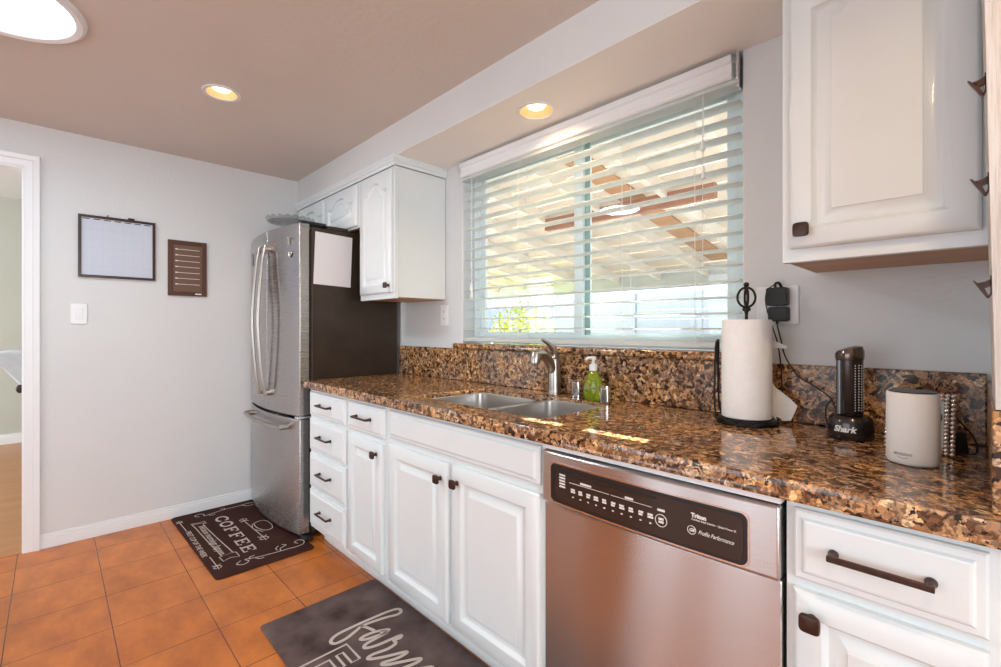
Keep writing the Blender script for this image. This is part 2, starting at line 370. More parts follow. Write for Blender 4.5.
# patio cover
M['patiow'] = noisy('patio_white_paint', (.86,.80,.72), (.90,.85,.77), 4, .6)
M['patiob'] = noisy('patio_board_paint', (.80,.70,.60), (.86,.77,.67), 3, .65)
M['brown'] = noisy('bare_plywood', (.50,.27,.14), (.62,.36,.20), 6, .6)
M['redbeam'] = noisy('red_brown_beam', (.36,.16,.11), (.44,.22,.15), 6, .6)
M['greybeam'] = noisy('grey_fascia', (.50,.54,.56), (.56,.60,.62), 4, .6)
M['translucent'] = clear('patio_skylight_panel', (.80,.92,1.0))
rz_ = lambda y: 2.46 - .16*y
pc = thing('patio_cover', 'lattice patio roof with white rafters and some bare brown boards outside the window', 'patio cover', (0,3.6,0))
def slope_box(b, x0,x1,y0,y1,d0,d1):   # box following the roof slope, offset d0..d1 above it
    loops(b, [[(x0,y0,rz_(y0)+d0),(x1,y0,rz_(y0)+d0),(x1,y0,rz_(y0)+d1),(x0,y0,rz_(y0)+d1)], [(x0,y1,rz_(y1)+d0),(x1,y1,rz_(y1)+d0),(x1,y1,rz_(y1)+d1),(x0,y1,rz_(y1)+d1)]])
HX0, HX1, HY0, HY1 = 1.785, 2.215, 1.795, 1.882
xr = [-3.1+.56*i for i in range(16)]
xr = [x+.045 for x in xr]
for i, x in enumerate(xr):
    b = new(); slope_box(b, x, x+.04, .16, 3.7, -.10, 0); wpart('rafter', b, 'patiow', pc)
# roof boards run along X, butt to butt; the sunlit gap and translucent panels are left between them
ys = [.16 + .295*i for i in range(13)]
for i, (y0, y1) in enumerate(zip(ys, ys[1:])):
    y1 -= .012
    if y0 < HY0 < y1 or y0 < HY1 < y1:
        segs = [(-3.4,HX0),(HX1,6.0)]
        b = new()
        for s in segs: slope_box(b, *s, y0, y1+.012, .0, .018)
        if y0 < HY0: slope_box(b, HX0,HX1,y0,HY0,0,.018)
        if y1 > HY1: slope_box(b, HX0,HX1,HY1,y1,0,.018)
    else:
        b = new(); slope_box(b, -3.4,6.0, y0, y1, 0, .018)
    wpart('roof_board', b, 'patiob', pc)
b = new(); slope_box(b, 1.60,1.79, .3, 3.3, -.016, -.001); wpart('bare_board', b, 'brown', pc)['label'] = 'bare brown plywood strip'
b = new(); bx(b, .9,2.35,1.45,1.50,2.06,2.16); wpart('cross_beam', b, 'redbeam', pc)['label'] = 'red-brown cross beam'
b = new(); bx(b, -3.4,6,3.58,3.68,1.69,1.86); wpart('edge_beam', b, 'greybeam', pc)
for x in (-3.2, 5.2):
    b = new(); bx(b, x,x+.1,3.58,3.68,-.1,1.69); wpart('post', b, 'greybeam', pc)
b = new(); bx(b, -8,10,.16,12,-.22,-.10); struct('ground', b, noisy('patio_concrete', (.30,.285,.265), (.35,.335,.31), 3, .8))
# fence
fe = thing('vinyl_fence', 'white vinyl plank fence standing beyond the patio', 'fence', (1,5,-.1))
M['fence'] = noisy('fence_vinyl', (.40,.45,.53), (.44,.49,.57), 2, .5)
for i in range(13):
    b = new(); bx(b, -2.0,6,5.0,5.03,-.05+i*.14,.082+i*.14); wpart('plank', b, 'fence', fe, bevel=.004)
for x in (-2.05,-.33,1.4,3.1,4.8):
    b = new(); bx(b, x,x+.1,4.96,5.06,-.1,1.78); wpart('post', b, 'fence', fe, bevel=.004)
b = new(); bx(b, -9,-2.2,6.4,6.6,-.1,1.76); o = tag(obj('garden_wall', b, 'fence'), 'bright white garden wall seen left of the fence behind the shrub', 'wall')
def foliage(b, c, r, n, s, sc=(1,1,1)):
    for i in range(n):
        d = Vector((random.gauss(0,1),random.gauss(0,1),random.gauss(0,1))).normalized()*r*random.random()**.4
        p = Vector(c)+Vector((d.x*sc[0],d.y*sc[1],d.z*sc[2])); a = Vector((random.uniform(-1,1),random.uniform(-1,1),random.uniform(-1,1))).normalized(); q = a.cross(Vector((0,0,1))).normalized()
        v = [b.verts.new(p+a*s), b.verts.new(p+q*s*.4), b.verts.new(p-a*s), b.verts.new(p-q*s*.4)]; b.faces.new(v)
sh = thing('garden_shrub', 'yellow-green leafy shrub outside the lower left of the window', 'shrub', (-.75,2.9,-.1))
b = new(); foliage(b, (-.75,2.9,1.15), .42, 900, .05, (1.25,.8,1)); wpart('foliage', b, noisy('shrub_leaf', (.50,.62,.10), (.80,.85,.22), 9, .6), sh)
for k in range(5):
    b = new(); a = k*1.3; tube(b, [(-.75+.03*math.cos(a),2.9+.03*math.sin(a),-.1),(-.75+.1*math.cos(a),2.9+.1*math.sin(a),.5),(-.75+.28*math.cos(a),2.9+.2*math.sin(a),1.2)], [.02,.006], 6); wpart('stem', b, 'redbeam', sh)
tr = thing('garden_tree', 'blue-green tree top showing above the white garden wall', 'tree', (-4.0,8.2,-.1))
b = new(); foliage(b, (-4.0,8.2,1.75), .62, 900, .07, (2.2,.8,.55)); wpart('foliage', b, noisy('tree_leaf', (.20,.40,.33), (.35,.55,.45), 6, .6), tr)
b = new(); cyl(b, (-4.0,8.2,-.1), (-4.0,8.2,1.7), .08, .04, 10); wpart('trunk', b, 'redbeam', tr)

# ---------------------------------------------------------------- cabinets
def panel_loops(w, h, spec, arch=0, n=17):
    """closed loops in the door plane (x, z) at depth y; spec: (inset, depth, arch amount 0..1)"""
    out = []
    for ins, y, am in spec:
        pts = [(ins,y,ins),(w-ins,y,ins)]
        for i in range(n):
            u = i/(n-1); x = w-ins-(w-2*ins)*u
            s = abs(2*u-1)                       # 0 centre .. 1 sides
            drop = 0 if s < .0 else (1-math.cos(PI*min(1,max(0,(s-.12)/.68))))/2
            pts.append((x, y, h-ins-arch*am*drop))
        out.append(pts)
    return out
def door(parent, x0, x1, z0, z1, yb, arch=0, fw=.055, name='door', m='cab'):
    w, h = x1-x0, z1-z0; b = new()
    sp = [(0,0,0),(0,-.013,0),(.003,-.016,0),(.008,-.019,0),(fw-.004,-.019,1),(fw-.001,-.012,1),(fw+.005,-.006,1),(fw+.011,-.0055,1),(fw+.034,-.0145,1),(fw+.0355,-.017,1)]
    loops(b, panel_loops(w,h,sp,arch)); o = obj(name, b, m, parent, smooth=True)
    o.location = Vector((x0, yb, z0)) - Vector(parent.location); return o
def dfront(parent, x0, x1, z0, z1, yb, name='drawer'):
    w, h = x1-x0, z1-z0; b = new()
    sp = [(0,0,0),(0,-.010,0),(.004,-.013,0),(.014,-.0135,0),(.018,-.0185,0),(.022,-.0195,0)]
    loops(b, panel_loops(w,h,sp,0,3)); o = obj(name, b, 'cab', parent, smooth=False)
    o.location = Vector((x0, yb, z0)) - Vector(parent.location); return o
def pull(par, x, z, L_=.14, y=-.64, r=.0045):
    """bar pull; x,z,y world position of the fixing plane"""
    b = new(); h = L_/2
    for s in (-1,1):
        lathe_y(b, (s*(h-.006),0,0), [(.0085,0),(.0085,-.004),(.006,-.008),(.006,-.024)])
    bx(b, -h,h,-.031,-.023,-r,r)
    o = obj('handle', b, 'bronze', par, bevel=.0018, smooth=True)
    o.location = Vector((x,y,z)) - Vector(par.location) - (Vector(par.parent.location) if par.parent else Vector()); return o
def lathe_y(b, c, prof, n=16, sq=False):
    rings = []
    for r, y in prof:
        rings.append([b.verts.new((c[0]+r*math.cos(2*PI*j/n), c[1]+y, c[2]+r*math.sin(2*PI*j/n))) for j in range(n)])
    for A, B in zip(rings, rings[1:]):
        for j in range(n): b.faces.new((A[j],A[(j+1)%n],B[(j+1)%n],B[j]))
    b.faces.new(rings[0][::-1]); b.faces.new(rings[-1])
def knob(par, x, z, y=-.64, s=.0155):
    b = new(); lathe_y(b, (0,0,0), [(.009,0),(.007,-.004),(.006,-.012),(.009,-.017)])
    n = 24; L_ = []
    for k, yy in ((.75,-.016),(1,-.019),(1.03,-.024),(.93,-.027),(.5,-.0285)):
        L_.append([(s*k*math.copysign(abs(math.cos(2*PI*j/n))**.45, math.cos(2*PI*j/n)), yy, s*k*math.copysign(abs(math.sin(2*PI*j/n))**.45, math.sin(2*PI*j/n))) for j in range(n)])
    loops(b, L_); o = obj('knob', b, 'bronze', par, smooth=True)
    o.location = Vector((x,y,z)) - Vector(par.location) - (Vector(par.parent.location) if par.parent else Vector()); return o
YF, YD = -.60, -.62       # carcass front, door back plane = face frame front
def base_cab(name, label, x0, x1, cat='cabinet'):
    t = thing(name, label, cat, ((x0+x1)/2, -.3, 0)); px = t.location
    b = new(); bx(b, x0,x1,-.60,-.005,.10,.868 if cat=='cabinet' else .66); bx(b, x0,x1,-.545,-.005,.001,.10)
    if cat != 'cabinet': bx(b, x0,x0+.018,-.60,-.005,.66,.868); bx(b, x1-.018,x1,-.60,-.005,.66,.868); t['category'] = 'cabinet'
    o = obj('body', b, 'cab', t); o.location = -px
    return t
def face(t, cells, x0, x1, z0=.10, z1=.868, y0=-.62, y1=-.6005):
    """face frame: one slab with the cell openings left out is hidden by doors, so a slab with a small bevel"""
    b = new(); bx(b, x0,x1,y0,y1,z0,z1); o = obj('face_frame', b, 'cab', t, .0015); o.location = -Vector(t.location); return o

A = base_cab('drawer_cabinet', 'narrow white base cabinet with four stacked drawers beside the fridge', .955, 1.418)
face(A, None, .955, 1.418)
for i, (z0, z1) in enumerate(((.725,.853),(.535,.705),(.335,.515),(.125,.315))):
    d_ = dfront(A, .970, 1.402, z0, z1, YD); pull(d_, 1.19, (z0+z1)/2+.004)
Bc = base_cab('drawer_door_cabinet', 'white base cabinet with one drawer above one narrow door, left of the sink cabinet', 1.4195, 1.788)
face(Bc, None, 1.4195, 1.788)
d_ = dfront(Bc, 1.437, 1.770, .722, .853, YD); pull(d_, 1.60, .792)
d_ = door(Bc, 1.437, 1.757, .132, .695, YD, fw=.05); knob(d_, 1.715, .648)
Cc = base_cab('sink_cabinet', 'wide white base cabinet with two raised-panel doors under the sink', 1.7895, 2.668, 'open')
face(Cc, None, 1.7895, 2.668)
dfront(Cc, 1.81, 2.655, .738, .853, YD, 'false_front')
d_ = door(Cc, 1.81, 2.217, .132, .712, YD); knob(d_, 2.182, .652)
d_ = door(Cc, 2.243, 2.655, .132, .712, YD); knob(d_, 2.278, .656)
Dc = base_cab('end_cabinet', 'white base cabinet with long drawer pull at the right end of the counter', 3.287, 3.80)
face(Dc, None, 3.287, 3.80)
d_ = dfront(Dc, 3.302, 3.562, .72, .853, YD); pull(d_, 3.432, .788, .142, r=.0055)
d_ = door(Dc, 3.302, 3.562, .132, .70, YD, fw=.05); knob(d_, 3.334, .655, s=.0165)

# upper cabinets
def upper(name, label, x0, x1, z0, z1):
    t = thing(name, label, 'cabinet', ((x0+x1)/2, -.16, z0)); b = new(); bx(b, x0,x1,-.318,-.002,z0+.004,z1); o = obj('body', b, 'cab', t, .001); o.location = -t.location
    b = new(); bx(b, x0+.002,x1-.002,-.316,-.004,z0+.0005,z0+.0035); o = obj('underside', b, 'under', t); o.location = -t.location; o['label'] = 'warm brown wooden underside'
    b = new(); bx(b, x0,x1,-.34,-.3185,z0-.004,z1); o = obj('face_frame', b, 'cab', t, .0015); o.location = -t.location
    return t
U1 = upper('upper_cabinet', 'tall white wall cabinet with one arched door between fridge and window', .992, 1.375, 1.366, 2.075)
d_ = door(U1, 1.012, 1.362, 1.395, 2.062, -.34, .055, .05); knob(d_, 1.342, 1.432, -.36)
U2 = upper('upper_cabinet', 'short white wall cabinet with two arched doors above the fridge', .04, .990, 1.808, 2.075)
door(U2, .06, .515, 1.815, 2.062, -.34, .05, .05); door(U2, .53, .968, 1.815, 2.062, -.34, .05, .05)
U3 = upper('upper_cabinet', 'white wall cabinet with arched raised-panel door at right above the counter', 3.207, 3.582, 1.366, 2.127)
d_ = door(U3, 3.226, 3.555, 1.394, 2.085, -.34, .075, .05); knob(d_, 3.256, 1.434, -.36, .0165)
b = new()
pr = [(0,2.078),(.004,2.078),(.006,2.086),(.006,2.094),(.011,2.099),(.012,2.110),(.016,2.116),(.016,2.1295),(0,2.1295)]
loops(b, [[(.01,-.341-o_,z) for o_,z in pr],[(1.376+o_,-.341-o_,z) for o_,z in pr],[(1.376+o_,-.002,z) for o_,z in pr]])
tag(obj('crown_moulding', b, 'cab'), 'white stepped crown moulding along the top of the left wall cabinets', 'moulding')

# ---------------------------------------------------------------- countertop, backsplash
b = new(); bx(b, .925,3.80,-.655,-.001,.870,.910)
top = obj('countertop', b, 'granite')
b = new(); pl = [(1.880,-.53),(2.56,-.525),(2.572,-.515),(2.572,-.115),(2.56,-.103),(2.252,-.108),(2.245,-.155),(2.23,-.163),(1.890,-.166),(1.877,-.18),(1.873,-.515)]
prism(b, pl, .8, 1.0); cut(top, [obj('tmp', b, 'granite')])
md = top.modifiers.new('bevel','BEVEL'); md.width = .013; md.segments = 5; md.limit_method = 'ANGLE'; md.angle_limit = math.radians(50)
for p in top.data.polygons: p.use_smooth = True
top.data.set_sharp_from_angle(angle=math.radians(80))
tag(top, 'long brown speckled granite countertop with sink cutout', 'countertop')
b = new(); bx(b, .905,3.5645,-.022,-.0005,.911,1.0875); bs = tag(obj('backsplash', b, 'splash', bevel=.003), 'brown granite backsplash strip standing along the window wall', 'backsplash')
b = new(); bx(b, 3.565,3.584,-.615,-.0005,.911,1.070); tag(obj('side_splash', b, 'splash', bevel=.002), 'short granite splash edge at the right end of the counter', 'backsplash')

# sink
sk = thing('kitchen_sink', 'double-bowl stainless steel undermount sink set in the granite counter', 'sink', (2.25,-.33,.69))
def rrect(x0,x1,y0,y1,r,z,n=5):
    P = []
    for cx,cy,a0 in ((x1-r,y1-r,0),(x0+r,y1-r,PI/2),(x0+r,y0+r,PI),(x1-r,y0+r,1.5*PI)):
        for i in range(n+1): a = a0+PI/2*i/n; P.append((cx+r*math.cos(a), cy+r*math.sin(a), z))
    return P
for (x0,x1,y0,y1) in ((1.885,2.238,-.522,-.17),(2.262,2.562,-.518,-.112)):
    b = new(); r = .045
    L_ = [rrect(x0-.008,x1+.008,y0-.008,y1+.008,r,.892), rrect(x0-.004,x1+.004,y0-.004,y1+.004,r,.892), rrect(x0,x1,y0,y1,r,.888), rrect(x0+.006,x1-.006,y0+.006,y1-.006,r,.72), rrect(x0+.03,x1-.03,y0+.03,y1-.03,r,.70)]
    O_ = [rrect(x0+.028,x1-.028,y0+.028,y1-.028,r,.6985), rrect(x0+.0045,x1-.0045,y0+.0045,y1-.0045,r,.719), rrect(x0-.0015,x1+.0015,y0-.0015,y1+.0015,r,.887), rrect(x0-.008,x1+.008,y0-.008,y1+.008,r,.8905)]
    loops(b, L_+O_, False, False)
    f = b.verts; b.verts.ensure_lookup_table(); n_ = len(L_[0]); tot = len(L_+O_)
    b.faces.new([b.verts[4*n_+j] for j in range(n_)]); b.faces.new([b.verts[5*n_+j] for j in range(n_)])
    for j in range(n_): b.faces.new((b.verts[(tot-1)*n_+j], b.verts[(tot-1)*n_+(j+1)%n_], b.verts[(j+1)%n_], b.verts[j]))
    wpart('bowl', b, 'sink', sk, smooth=True)
    b = new(); cx, cy = (x0+x1)/2, (y0+y1)/2; lathe(b, [(.04,.7008),(.04,.703),(.03,.7035),(.028,.7012)], (cx,cy,0), 24); wpart('drain', b, 'chrome', sk, smooth=True)

b = new(); bx(b, 2.2468,2.2532,-.52,-.17,.80,.891); wpart('divider', b, 'sink', sk)
# faucet
fx, fy = 2.243, -.062
fa = thing('kitchen_faucet', 'brushed nickel single-lever faucet standing behind the sink', 'faucet', (fx,fy,.911))
b = new(); lathe(b, [(.031,.911),(.031,.914),(.029,.917),(.0285,.93),(.028,.96),(.027,1.00),(.026,1.03),(.026,1.05),(.022,1.066),(.012,1.07)], (fx,fy,0), 32); wpart('body', b, 'nickel', fa, smooth=True)
b = new(); tube(b, [(fx,fy-.005,1.00),(fx+.002,fy-.03,1.045),(fx+.004,fy-.075,1.082),(fx+.005,fy-.115,1.09),(fx+.006,fy-.14,1.086)], [.019,.023], 20); tube(b, [(fx+.005,fy-.125,1.09),(fx+.006,fy-.133,1.07),(fx+.006,fy-.135,1.052)], [.025,.022], 20, k=3); wpart('spout', b, 'nickel', fa, smooth=True)
b = new(); tube(b, [(fx,fy+.002,1.06),(fx+.002,fy+.004,1.085),(fx+.002,fy-.012,1.11),(fx+.001,fy-.045,1.135),(fx,fy-.085,1.153)], [.021,.007], 16, flat=(1,.62)); wpart('lever', b, 'nickel', fa, smooth=True)

# soap bottle and its caddy
sb = thing('soap_bottle', 'pump bottle of green hand soap with clear top behind the sink', 'bottle', (2.465,-.085,.911))
b = new(); lathe(b, [(.036,.0005),(.043,.006),(.045,.03),(.040,.065),(.030,.095),(.020,.112),(.014,.12)], (2.465,-.085,.911), 32, 1, .62); wpart('bottle', b, 'soap', sb, smooth=True)
b = new(); lathe(b, [(.0155,.118),(.016,.125),(.016,.142),(.009,.146),(.0055,.148),(.0055,.163)], (2.465,-.085,.911), 20); wpart('collar', b, 'white', sb, smooth=True)
b = new(); tube(b, [(2.465,-.085,1.075),(2.463,-.092,1.080),(2.458,-.115,1.079),(2.456,-.124,1.072)], [.0075,.004], 10); lathe(b, [(.011,.163),(.012,.168),(.011,.173),(.004,.175)], (2.465,-.085,.911), 16); wpart('pump_head', b, 'white', sb, smooth=True)
cd = thing('soap_caddy', 'clear caddy of two upright posts joined by chrome wire around the green soap bottle', 'caddy', (2.44,-.1,.911))
for (x, y) in ((2.375,-.075),(2.535,-.105)):
    b = new(); loops(b, [rrect(x-.019,x+.019,y-.013,y+.013,.008,z) for z in (.912,.913,.975,.976)]); wpart('upright', b, 'chrome' if x < 2.4 else M['chrome'], cd, smooth=True)
b = new(); tube(b, [(2.376,-.089,.94),(2.40,-.125,.945),(2.46,-.135,.962),(2.51,-.131,.963),(2.54,-.119,.96)], .0022, 8); wpart('wire', b, 'chrome', cd, smooth=True)
b = new(); loops(b, [rrect(2.352,2.558,-.132,-.055,.02,z) for z in (.9105,.9112)]); 
bpy_tray = wpart('tray', b, 'clearp', cd)

# ---------------------------------------------------------------- dishwasher
dw = thing('dishwasher', 'stainless steel dishwasher with black control panel under the counter', 'dishwasher', (2.978,-.3,0))
X0, X1 = 2.671, 3.281
b = new(); bx(b, X0,X1,-.59,-.01,.10,.866); bx(b, X0,X1,-.55,-.01,.001,.10); wpart('body', b, 'black', dw)
b = new(); n = 24                                     # door: gently bowed sheet
def bow(x, y0, a): u = (x-(X0+X1)/2)/((X1-X0)/2); return y0-a*(1-u*u)
def bowed(z0, z1, y0, a, yb, x0=X0, x1=X1):
    ft = [(x0+(x1-x0)*i/n) for i in range(n+1)]
    return [[(x, bow(x,y0,a), z) for x in ft]+[(x1,yb,z),(x0,yb,z)] for z in (z0,z1)]
loops(b, bowed(.105,.700,-.628,.012,-.591)); wpart('door', b, 'steel', dw, smooth=True, bevel=.003)
b = new(); loops(b, bowed(.703,.850,-.640,.012,-.591)); fr_ = wpart('control_fascia', b, 'steelh', dw, smooth=True, bevel=.006)
b = new(); bx(b, X0,X1,-.636,-.591,.854,.8665); wpart('top_strip', b, 'trim', dw)
def bpanel(x0,x1,z0,z1,off,depth,r):
    """rounded panel that follows the bowed fascia"""
    P = [(x,z) for x,z,_ in [(p[0],p[1],0) for p in rrect(x0,x1,z0,z1,r,0,6)]]
    out = []
    # subdivide long edges
    Q = []
    for i in range(len(P)):
        a, c = P[i], P[(i+1)%len(P)]; k = max(1,int(abs(a[0]-c[0])/.03))
        for j in range(k): t = j/k; Q.append((a[0]+(c[0]-a[0])*t, a[1]+(c[1]-a[1])*t))
    return [[(x, bow(x,-.640,.012)+depth, z) for x,z in Q], [(x, bow(x,-.640,.012)-off, z) for x,z in Q]]
for (dims, off, nm, mm) in (((2.703,3.228,.709,.824), .0012, 'panel_frame', 'chrome'), ((2.707,3.224,.713,.820), .002, 'panel_rim', 'black'), ((2.725,3.217,.720,.813), .0035, 'control_panel', None)):
    if mm is None: M['cpanel'] = mat('control_panel_brown', (.035,.022,.018), .12); mm = 'cpanel'
    b = new(); loops(b, bpanel(*dims, off, .003, .016)); 
    # split the front cap so it follows the bow
    bmesh.ops.triangulate(b, faces=[f for f in b.faces if len(f.verts) > 4]); wpart(nm, b, mm, dw)
cp = dw
def onp(x): return bow(x,-.640,.012)-.0042
b = new(); bx(b, 2.735,2.86,onp(2.80)-.002,onp(2.80)+.004,.800,.807); bx(b,2.86,3.03,onp(2.95)-.002,onp(2.95)+.004,.803,.808); wpart('vent_slot', b, 'black', dw, bevel=.001)
for i in range(5): 
    x = 2.752; z = .760+i*.008; b = new(); bx(b, x-.010,x+.010,onp(x)-.0004,onp(x)+.002,z,z+.0045); wpart('button_label', b, 'ink', dw)
for i in range(10):
    x = 2.790+i*.0252; b = new()
    for k in range(2): bx(b, x-.007+.001*(i%3),x+.007-.001*((i+k)%3),onp(x)-.0004,onp(x)+.002,.755+k*.006,.7595+k*.006)
    bx(b, x-.0025,x+.0025,onp(x)-.0004,onp(x)+.002,.742,.745); wpart('button_label', b, 'ink', dw)
b = new()
for x0,x1,z in ((2.78,2.905,.781),(2.91,3.02,.781)):
    bx(b, x0,x1,onp(x1)-.0004,onp(x1)+.002,z,z+.0009)
bx(b, 2.815,2.85,onp(2.83)-.0004,onp(2.83)+.002,.784,.789); bx(b, 2.95,2.972,onp(2.96)-.0004,onp(2.96)+.002,.784,.789); bx(b,3.034,3.052,onp(3.04)-.0004,onp(3.04)+.002,.778,.783)
wpart('panel_lettering', b, 'ink', dw)
def ring(b, c, r, t, y0, y1, n=32):
    P = lambda q, y: [(c[0]+q*math.cos(2*PI*j/n), y, c[1]+q*math.sin(2*PI*j/n)) for j in range(n)]
    R = [[b.verts.new(p) for p in l] for l in (P(r,y0),P(r,y1),P(r-t,y1),P(r-t,y0))]
    for k in range(4):
        A_, B_ = R[k], R[(k+1)%4]
        for j in range(n): b.faces.new((A_[j],A_[(j+1)%n],B_[(j+1)%n],B_[j]))
b = new(); x = 3.043; ring(b, (x,.757), .0145, .0013, onp(x)-.0006, onp(x)+.002); bx(b, x-.006,x+.006,onp(x)-.0004,onp(x)+.002,.758,.763); bx(b, x-.006,x+.006,onp(x)-.0004,onp(x)+.002,.751,.756); wpart('start_button', b, 'ink', dw)
def T(par, *a, **k): o = text(*a, parent=par, **k); o.location = Vector(o.location)-Vector(par.location); return o
ty = onp(3.2)-.0004+.0012
T(dw, 'lettering', 'Triton', .0125, 'ink', loc=(3.112,onp(3.12)-.0002,.790), offset=.0006)
T(dw, 'lettering', 'Stainless Steel Interior - Quiet Power III', .0058, 'ink', loc=(3.112,onp(3.15)-.0004,.781), width=.98)
b = new(); x = 3.113; ring(b, (x,.757), .0095, .0011, onp(x)-.0006, onp(x)+.002); wpart('round_emblem', b, 'ink', dw)
T(dw, 'emblem_letters', 'GE', .0095, 'ink', loc=(3.113,onp(3.113)-.0002,.757), shear=.4, align='CENTER', offset=.0003)
T(dw, 'lettering', 'Profile Performance', .0125, 'ink', loc=(3.127,onp(3.15)-.0005,.756), shear=.45, width=.72)

# ---------------------------------------------------------------- fridge
fg = thing('refrigerator', 'stainless French-door refrigerator with bottom freezer in the far corner', 'refrigerator', (.46,-.35,0))
FX0, FX1 = .02, .897
def fb(x): u = (x-(FX0+FX1)/2)/((FX1-FX0)/2); return -.660-.052*(1-u*u)
def fdoor(x0,x1,z0,z1,rt=0):
    n = 16; xs = [x0+(x1-x0)*i/n for i in range(n+1)]
    return [[(x,fb(x),z) for x in xs]+[(x1,-.605,z),(x0,-.605,z)] for z in (z0,z1)]
b = new(); bx(b, FX0+.004,FX1-.002,-.592,-.03,.03,1.782); wpart('body', b, 'fridgeside', fg, bevel=.004)
b = new(); bx(b, FX0+.01,FX1-.008,-.604,-.591,.05,1.77); wpart('door_gasket', b, 'gap', fg)
for (x0,x1) in ((FX0,.508),(.512,FX1)):
    b = new(); loops(b, fdoor(x0,x1,.703,1.797)); dr = wpart('door', b, 'fsteel', fg, smooth=True, bevel=.005)
b = new(); loops(b, fdoor(FX0,FX1,.035,.686)); wpart('freezer_drawer', b, 'fsteel', fg, smooth=True, bevel=.005)
b = new(); bx(b, FX0+.02,FX1-.02,-.60,-.57,.012,.034); wpart('base_grille', b, 'black', fg, bevel=.003)
for x, y in ((.06,-.58),(.84,-.58),(.06,-.08),(.84,-.08)):
    b = new(); cyl(b, (x,y,.0005), (x,y,.031), .02); wpart('foot', b, 'black', fg)
b = new(); bx(b, .86,.945,-.648,-.602,.011,.033); wpart('bottom_hinge', b, 'black', fg, bevel=.006)
for x in (FX1-.055,FX0+.05):
    b = new(); bx(b, x-.045,x+.04,-.645,-.50,1.798,1.815); cyl(b, (x,-.635,1.797),(x,-.635,1.82), .012); wpart('hinge_cover', b, 'black', fg, bevel=.004)
b = new(); bx(b, .80,FX1-.004,-.50,-.37,1.783,1.803); wpart('top_trim', b, 'fridgeside', fg, bevel=.003)
b = new(); bx(b, .86,.905,-.675,-.60,.690,.703); wpart('middle_hinge', b, 'chrome', fg, bevel=.003)
for s, x in ((-1,.46),(1,.56)):
    b = new(); y = fb(x)
    tube(b, [(x,y-.028,.80),(x,y-.045,.90),(x,y-.062,1.1),(x,y-.068,1.25),(x,y-.062,1.4),(x,y-.045,1.6),(x,y-.028,1.70)], .0125, 14, flat=(.75,1.1))
    for z in (.815,1.685): tube(b, [(x,y+.002,z),(x,y-.034,z)], .016, 14, k=1, flat=(.8,1.25))
    wpart('door_handle', b, 'nickel', fg, smooth=True)
b = new(); P_ = []
for i in range(9): x = .13+.66*i/8; P_.append((x, fb(x)-.045, .635))
tube(b, P_, .0125, 14, flat=(1,.75))
for x in (.145,.775): tube(b, [(x,fb(x)+.003,.635),(x,fb(x)-.05,.635)], .017, 14, k=1)
wpart('freezer_handle', b, 'nickel', fg, smooth=True)
x = .16; b = new(); bx(b, x-.006,x+.008,fb(x)-.003,fb(x)+.002,1.62,1.70); wpart('badge', b, 'bronze', fg)
# magnets and paper, on the fridge
for (x,z,lab) in ((.80,1.70,'upper silver hook magnet on the right fridge door'),(.81,1.625,'lower round silver magnet on the right fridge door')):
    b = new(); y = fb(x)-.001
    if z > 1.65: bx(b, x-.006,x+.006,y-.006,y,z-.02,z+.02); tube(b, [(x,y-.004,z+.015),(x+.012,y-.012,z+.02),(x+.014,y-.014,z+.008)], .003, 8)
    else: lathe_y(b, (x,y,z), [(.018,0),(.018,-.004),(.010,-.009),(.006,-.012)]); bx(b,x-.014,x-.004,y-.012,y-.003,z-.012,z+.012)
    tag(obj('magnet', b, 'chrome', bevel=.001, smooth=True), lab, 'magnet')
b = new(); ph = Matrix.Rotation(math.radians(-2.2), 4, 'X'); bx(b, .8975,.8985,-.578,-.352,1.452,1.755, rot=ph); tag(obj('paper_sheet', b, 'paper'), 'blank white paper sheet stuck on the dark side of the fridge', 'paper')
# glass dish on the fridge
b = new(); c_ = (.40,-.50,1.80)
prof = [(.05,0),(.055,.004),(.03,.010),(.025,.03),(.03,.04),(.15,.048),(.19,.060),(.19,.066),(.15,.056),(.03,.05)]
b.free(); b = new(); c_ = (.37,-.52,1.783)
lathe(b, [(.07,.0),(.07,.006),(.022,.012),(.014,.06),(.022,.108),(.12,.113),(.135,.117),(.135,.122),(.12,.119),(.02,.116)], c_, 40)
cs = thing('cake_stand', 'glass footed cake stand with scalloped rim on top of the fridge', 'cake stand', c_)
wpart('plate', b, 'plate', cs, smooth=True)
b = new(); n = 40; R1 = []; R2 = []
for j in range(n*4):
    a = 2*PI*j/(n*4); r = .134+.005*abs(math.sin(a*10)); R1.append((c_[0]+r*math.cos(a), c_[1]+r*math.sin(a), c_[2]+.121)); R2.append((c_[0]+(r+.014)*math.cos(a), c_[1]+(r+.014)*math.sin(a), c_[2]+.134+.010*abs(math.sin(a*10))))
R3 = [(p[0],p[1],p[2]-.003) for p in R2]; R4 = [(p[0],p[1],p[2]-.006) for p in R1]
loops(b, [R4,R3,R2,R1], False, False); wpart('scalloped_rim', b, 'plate', cs, smooth=True)

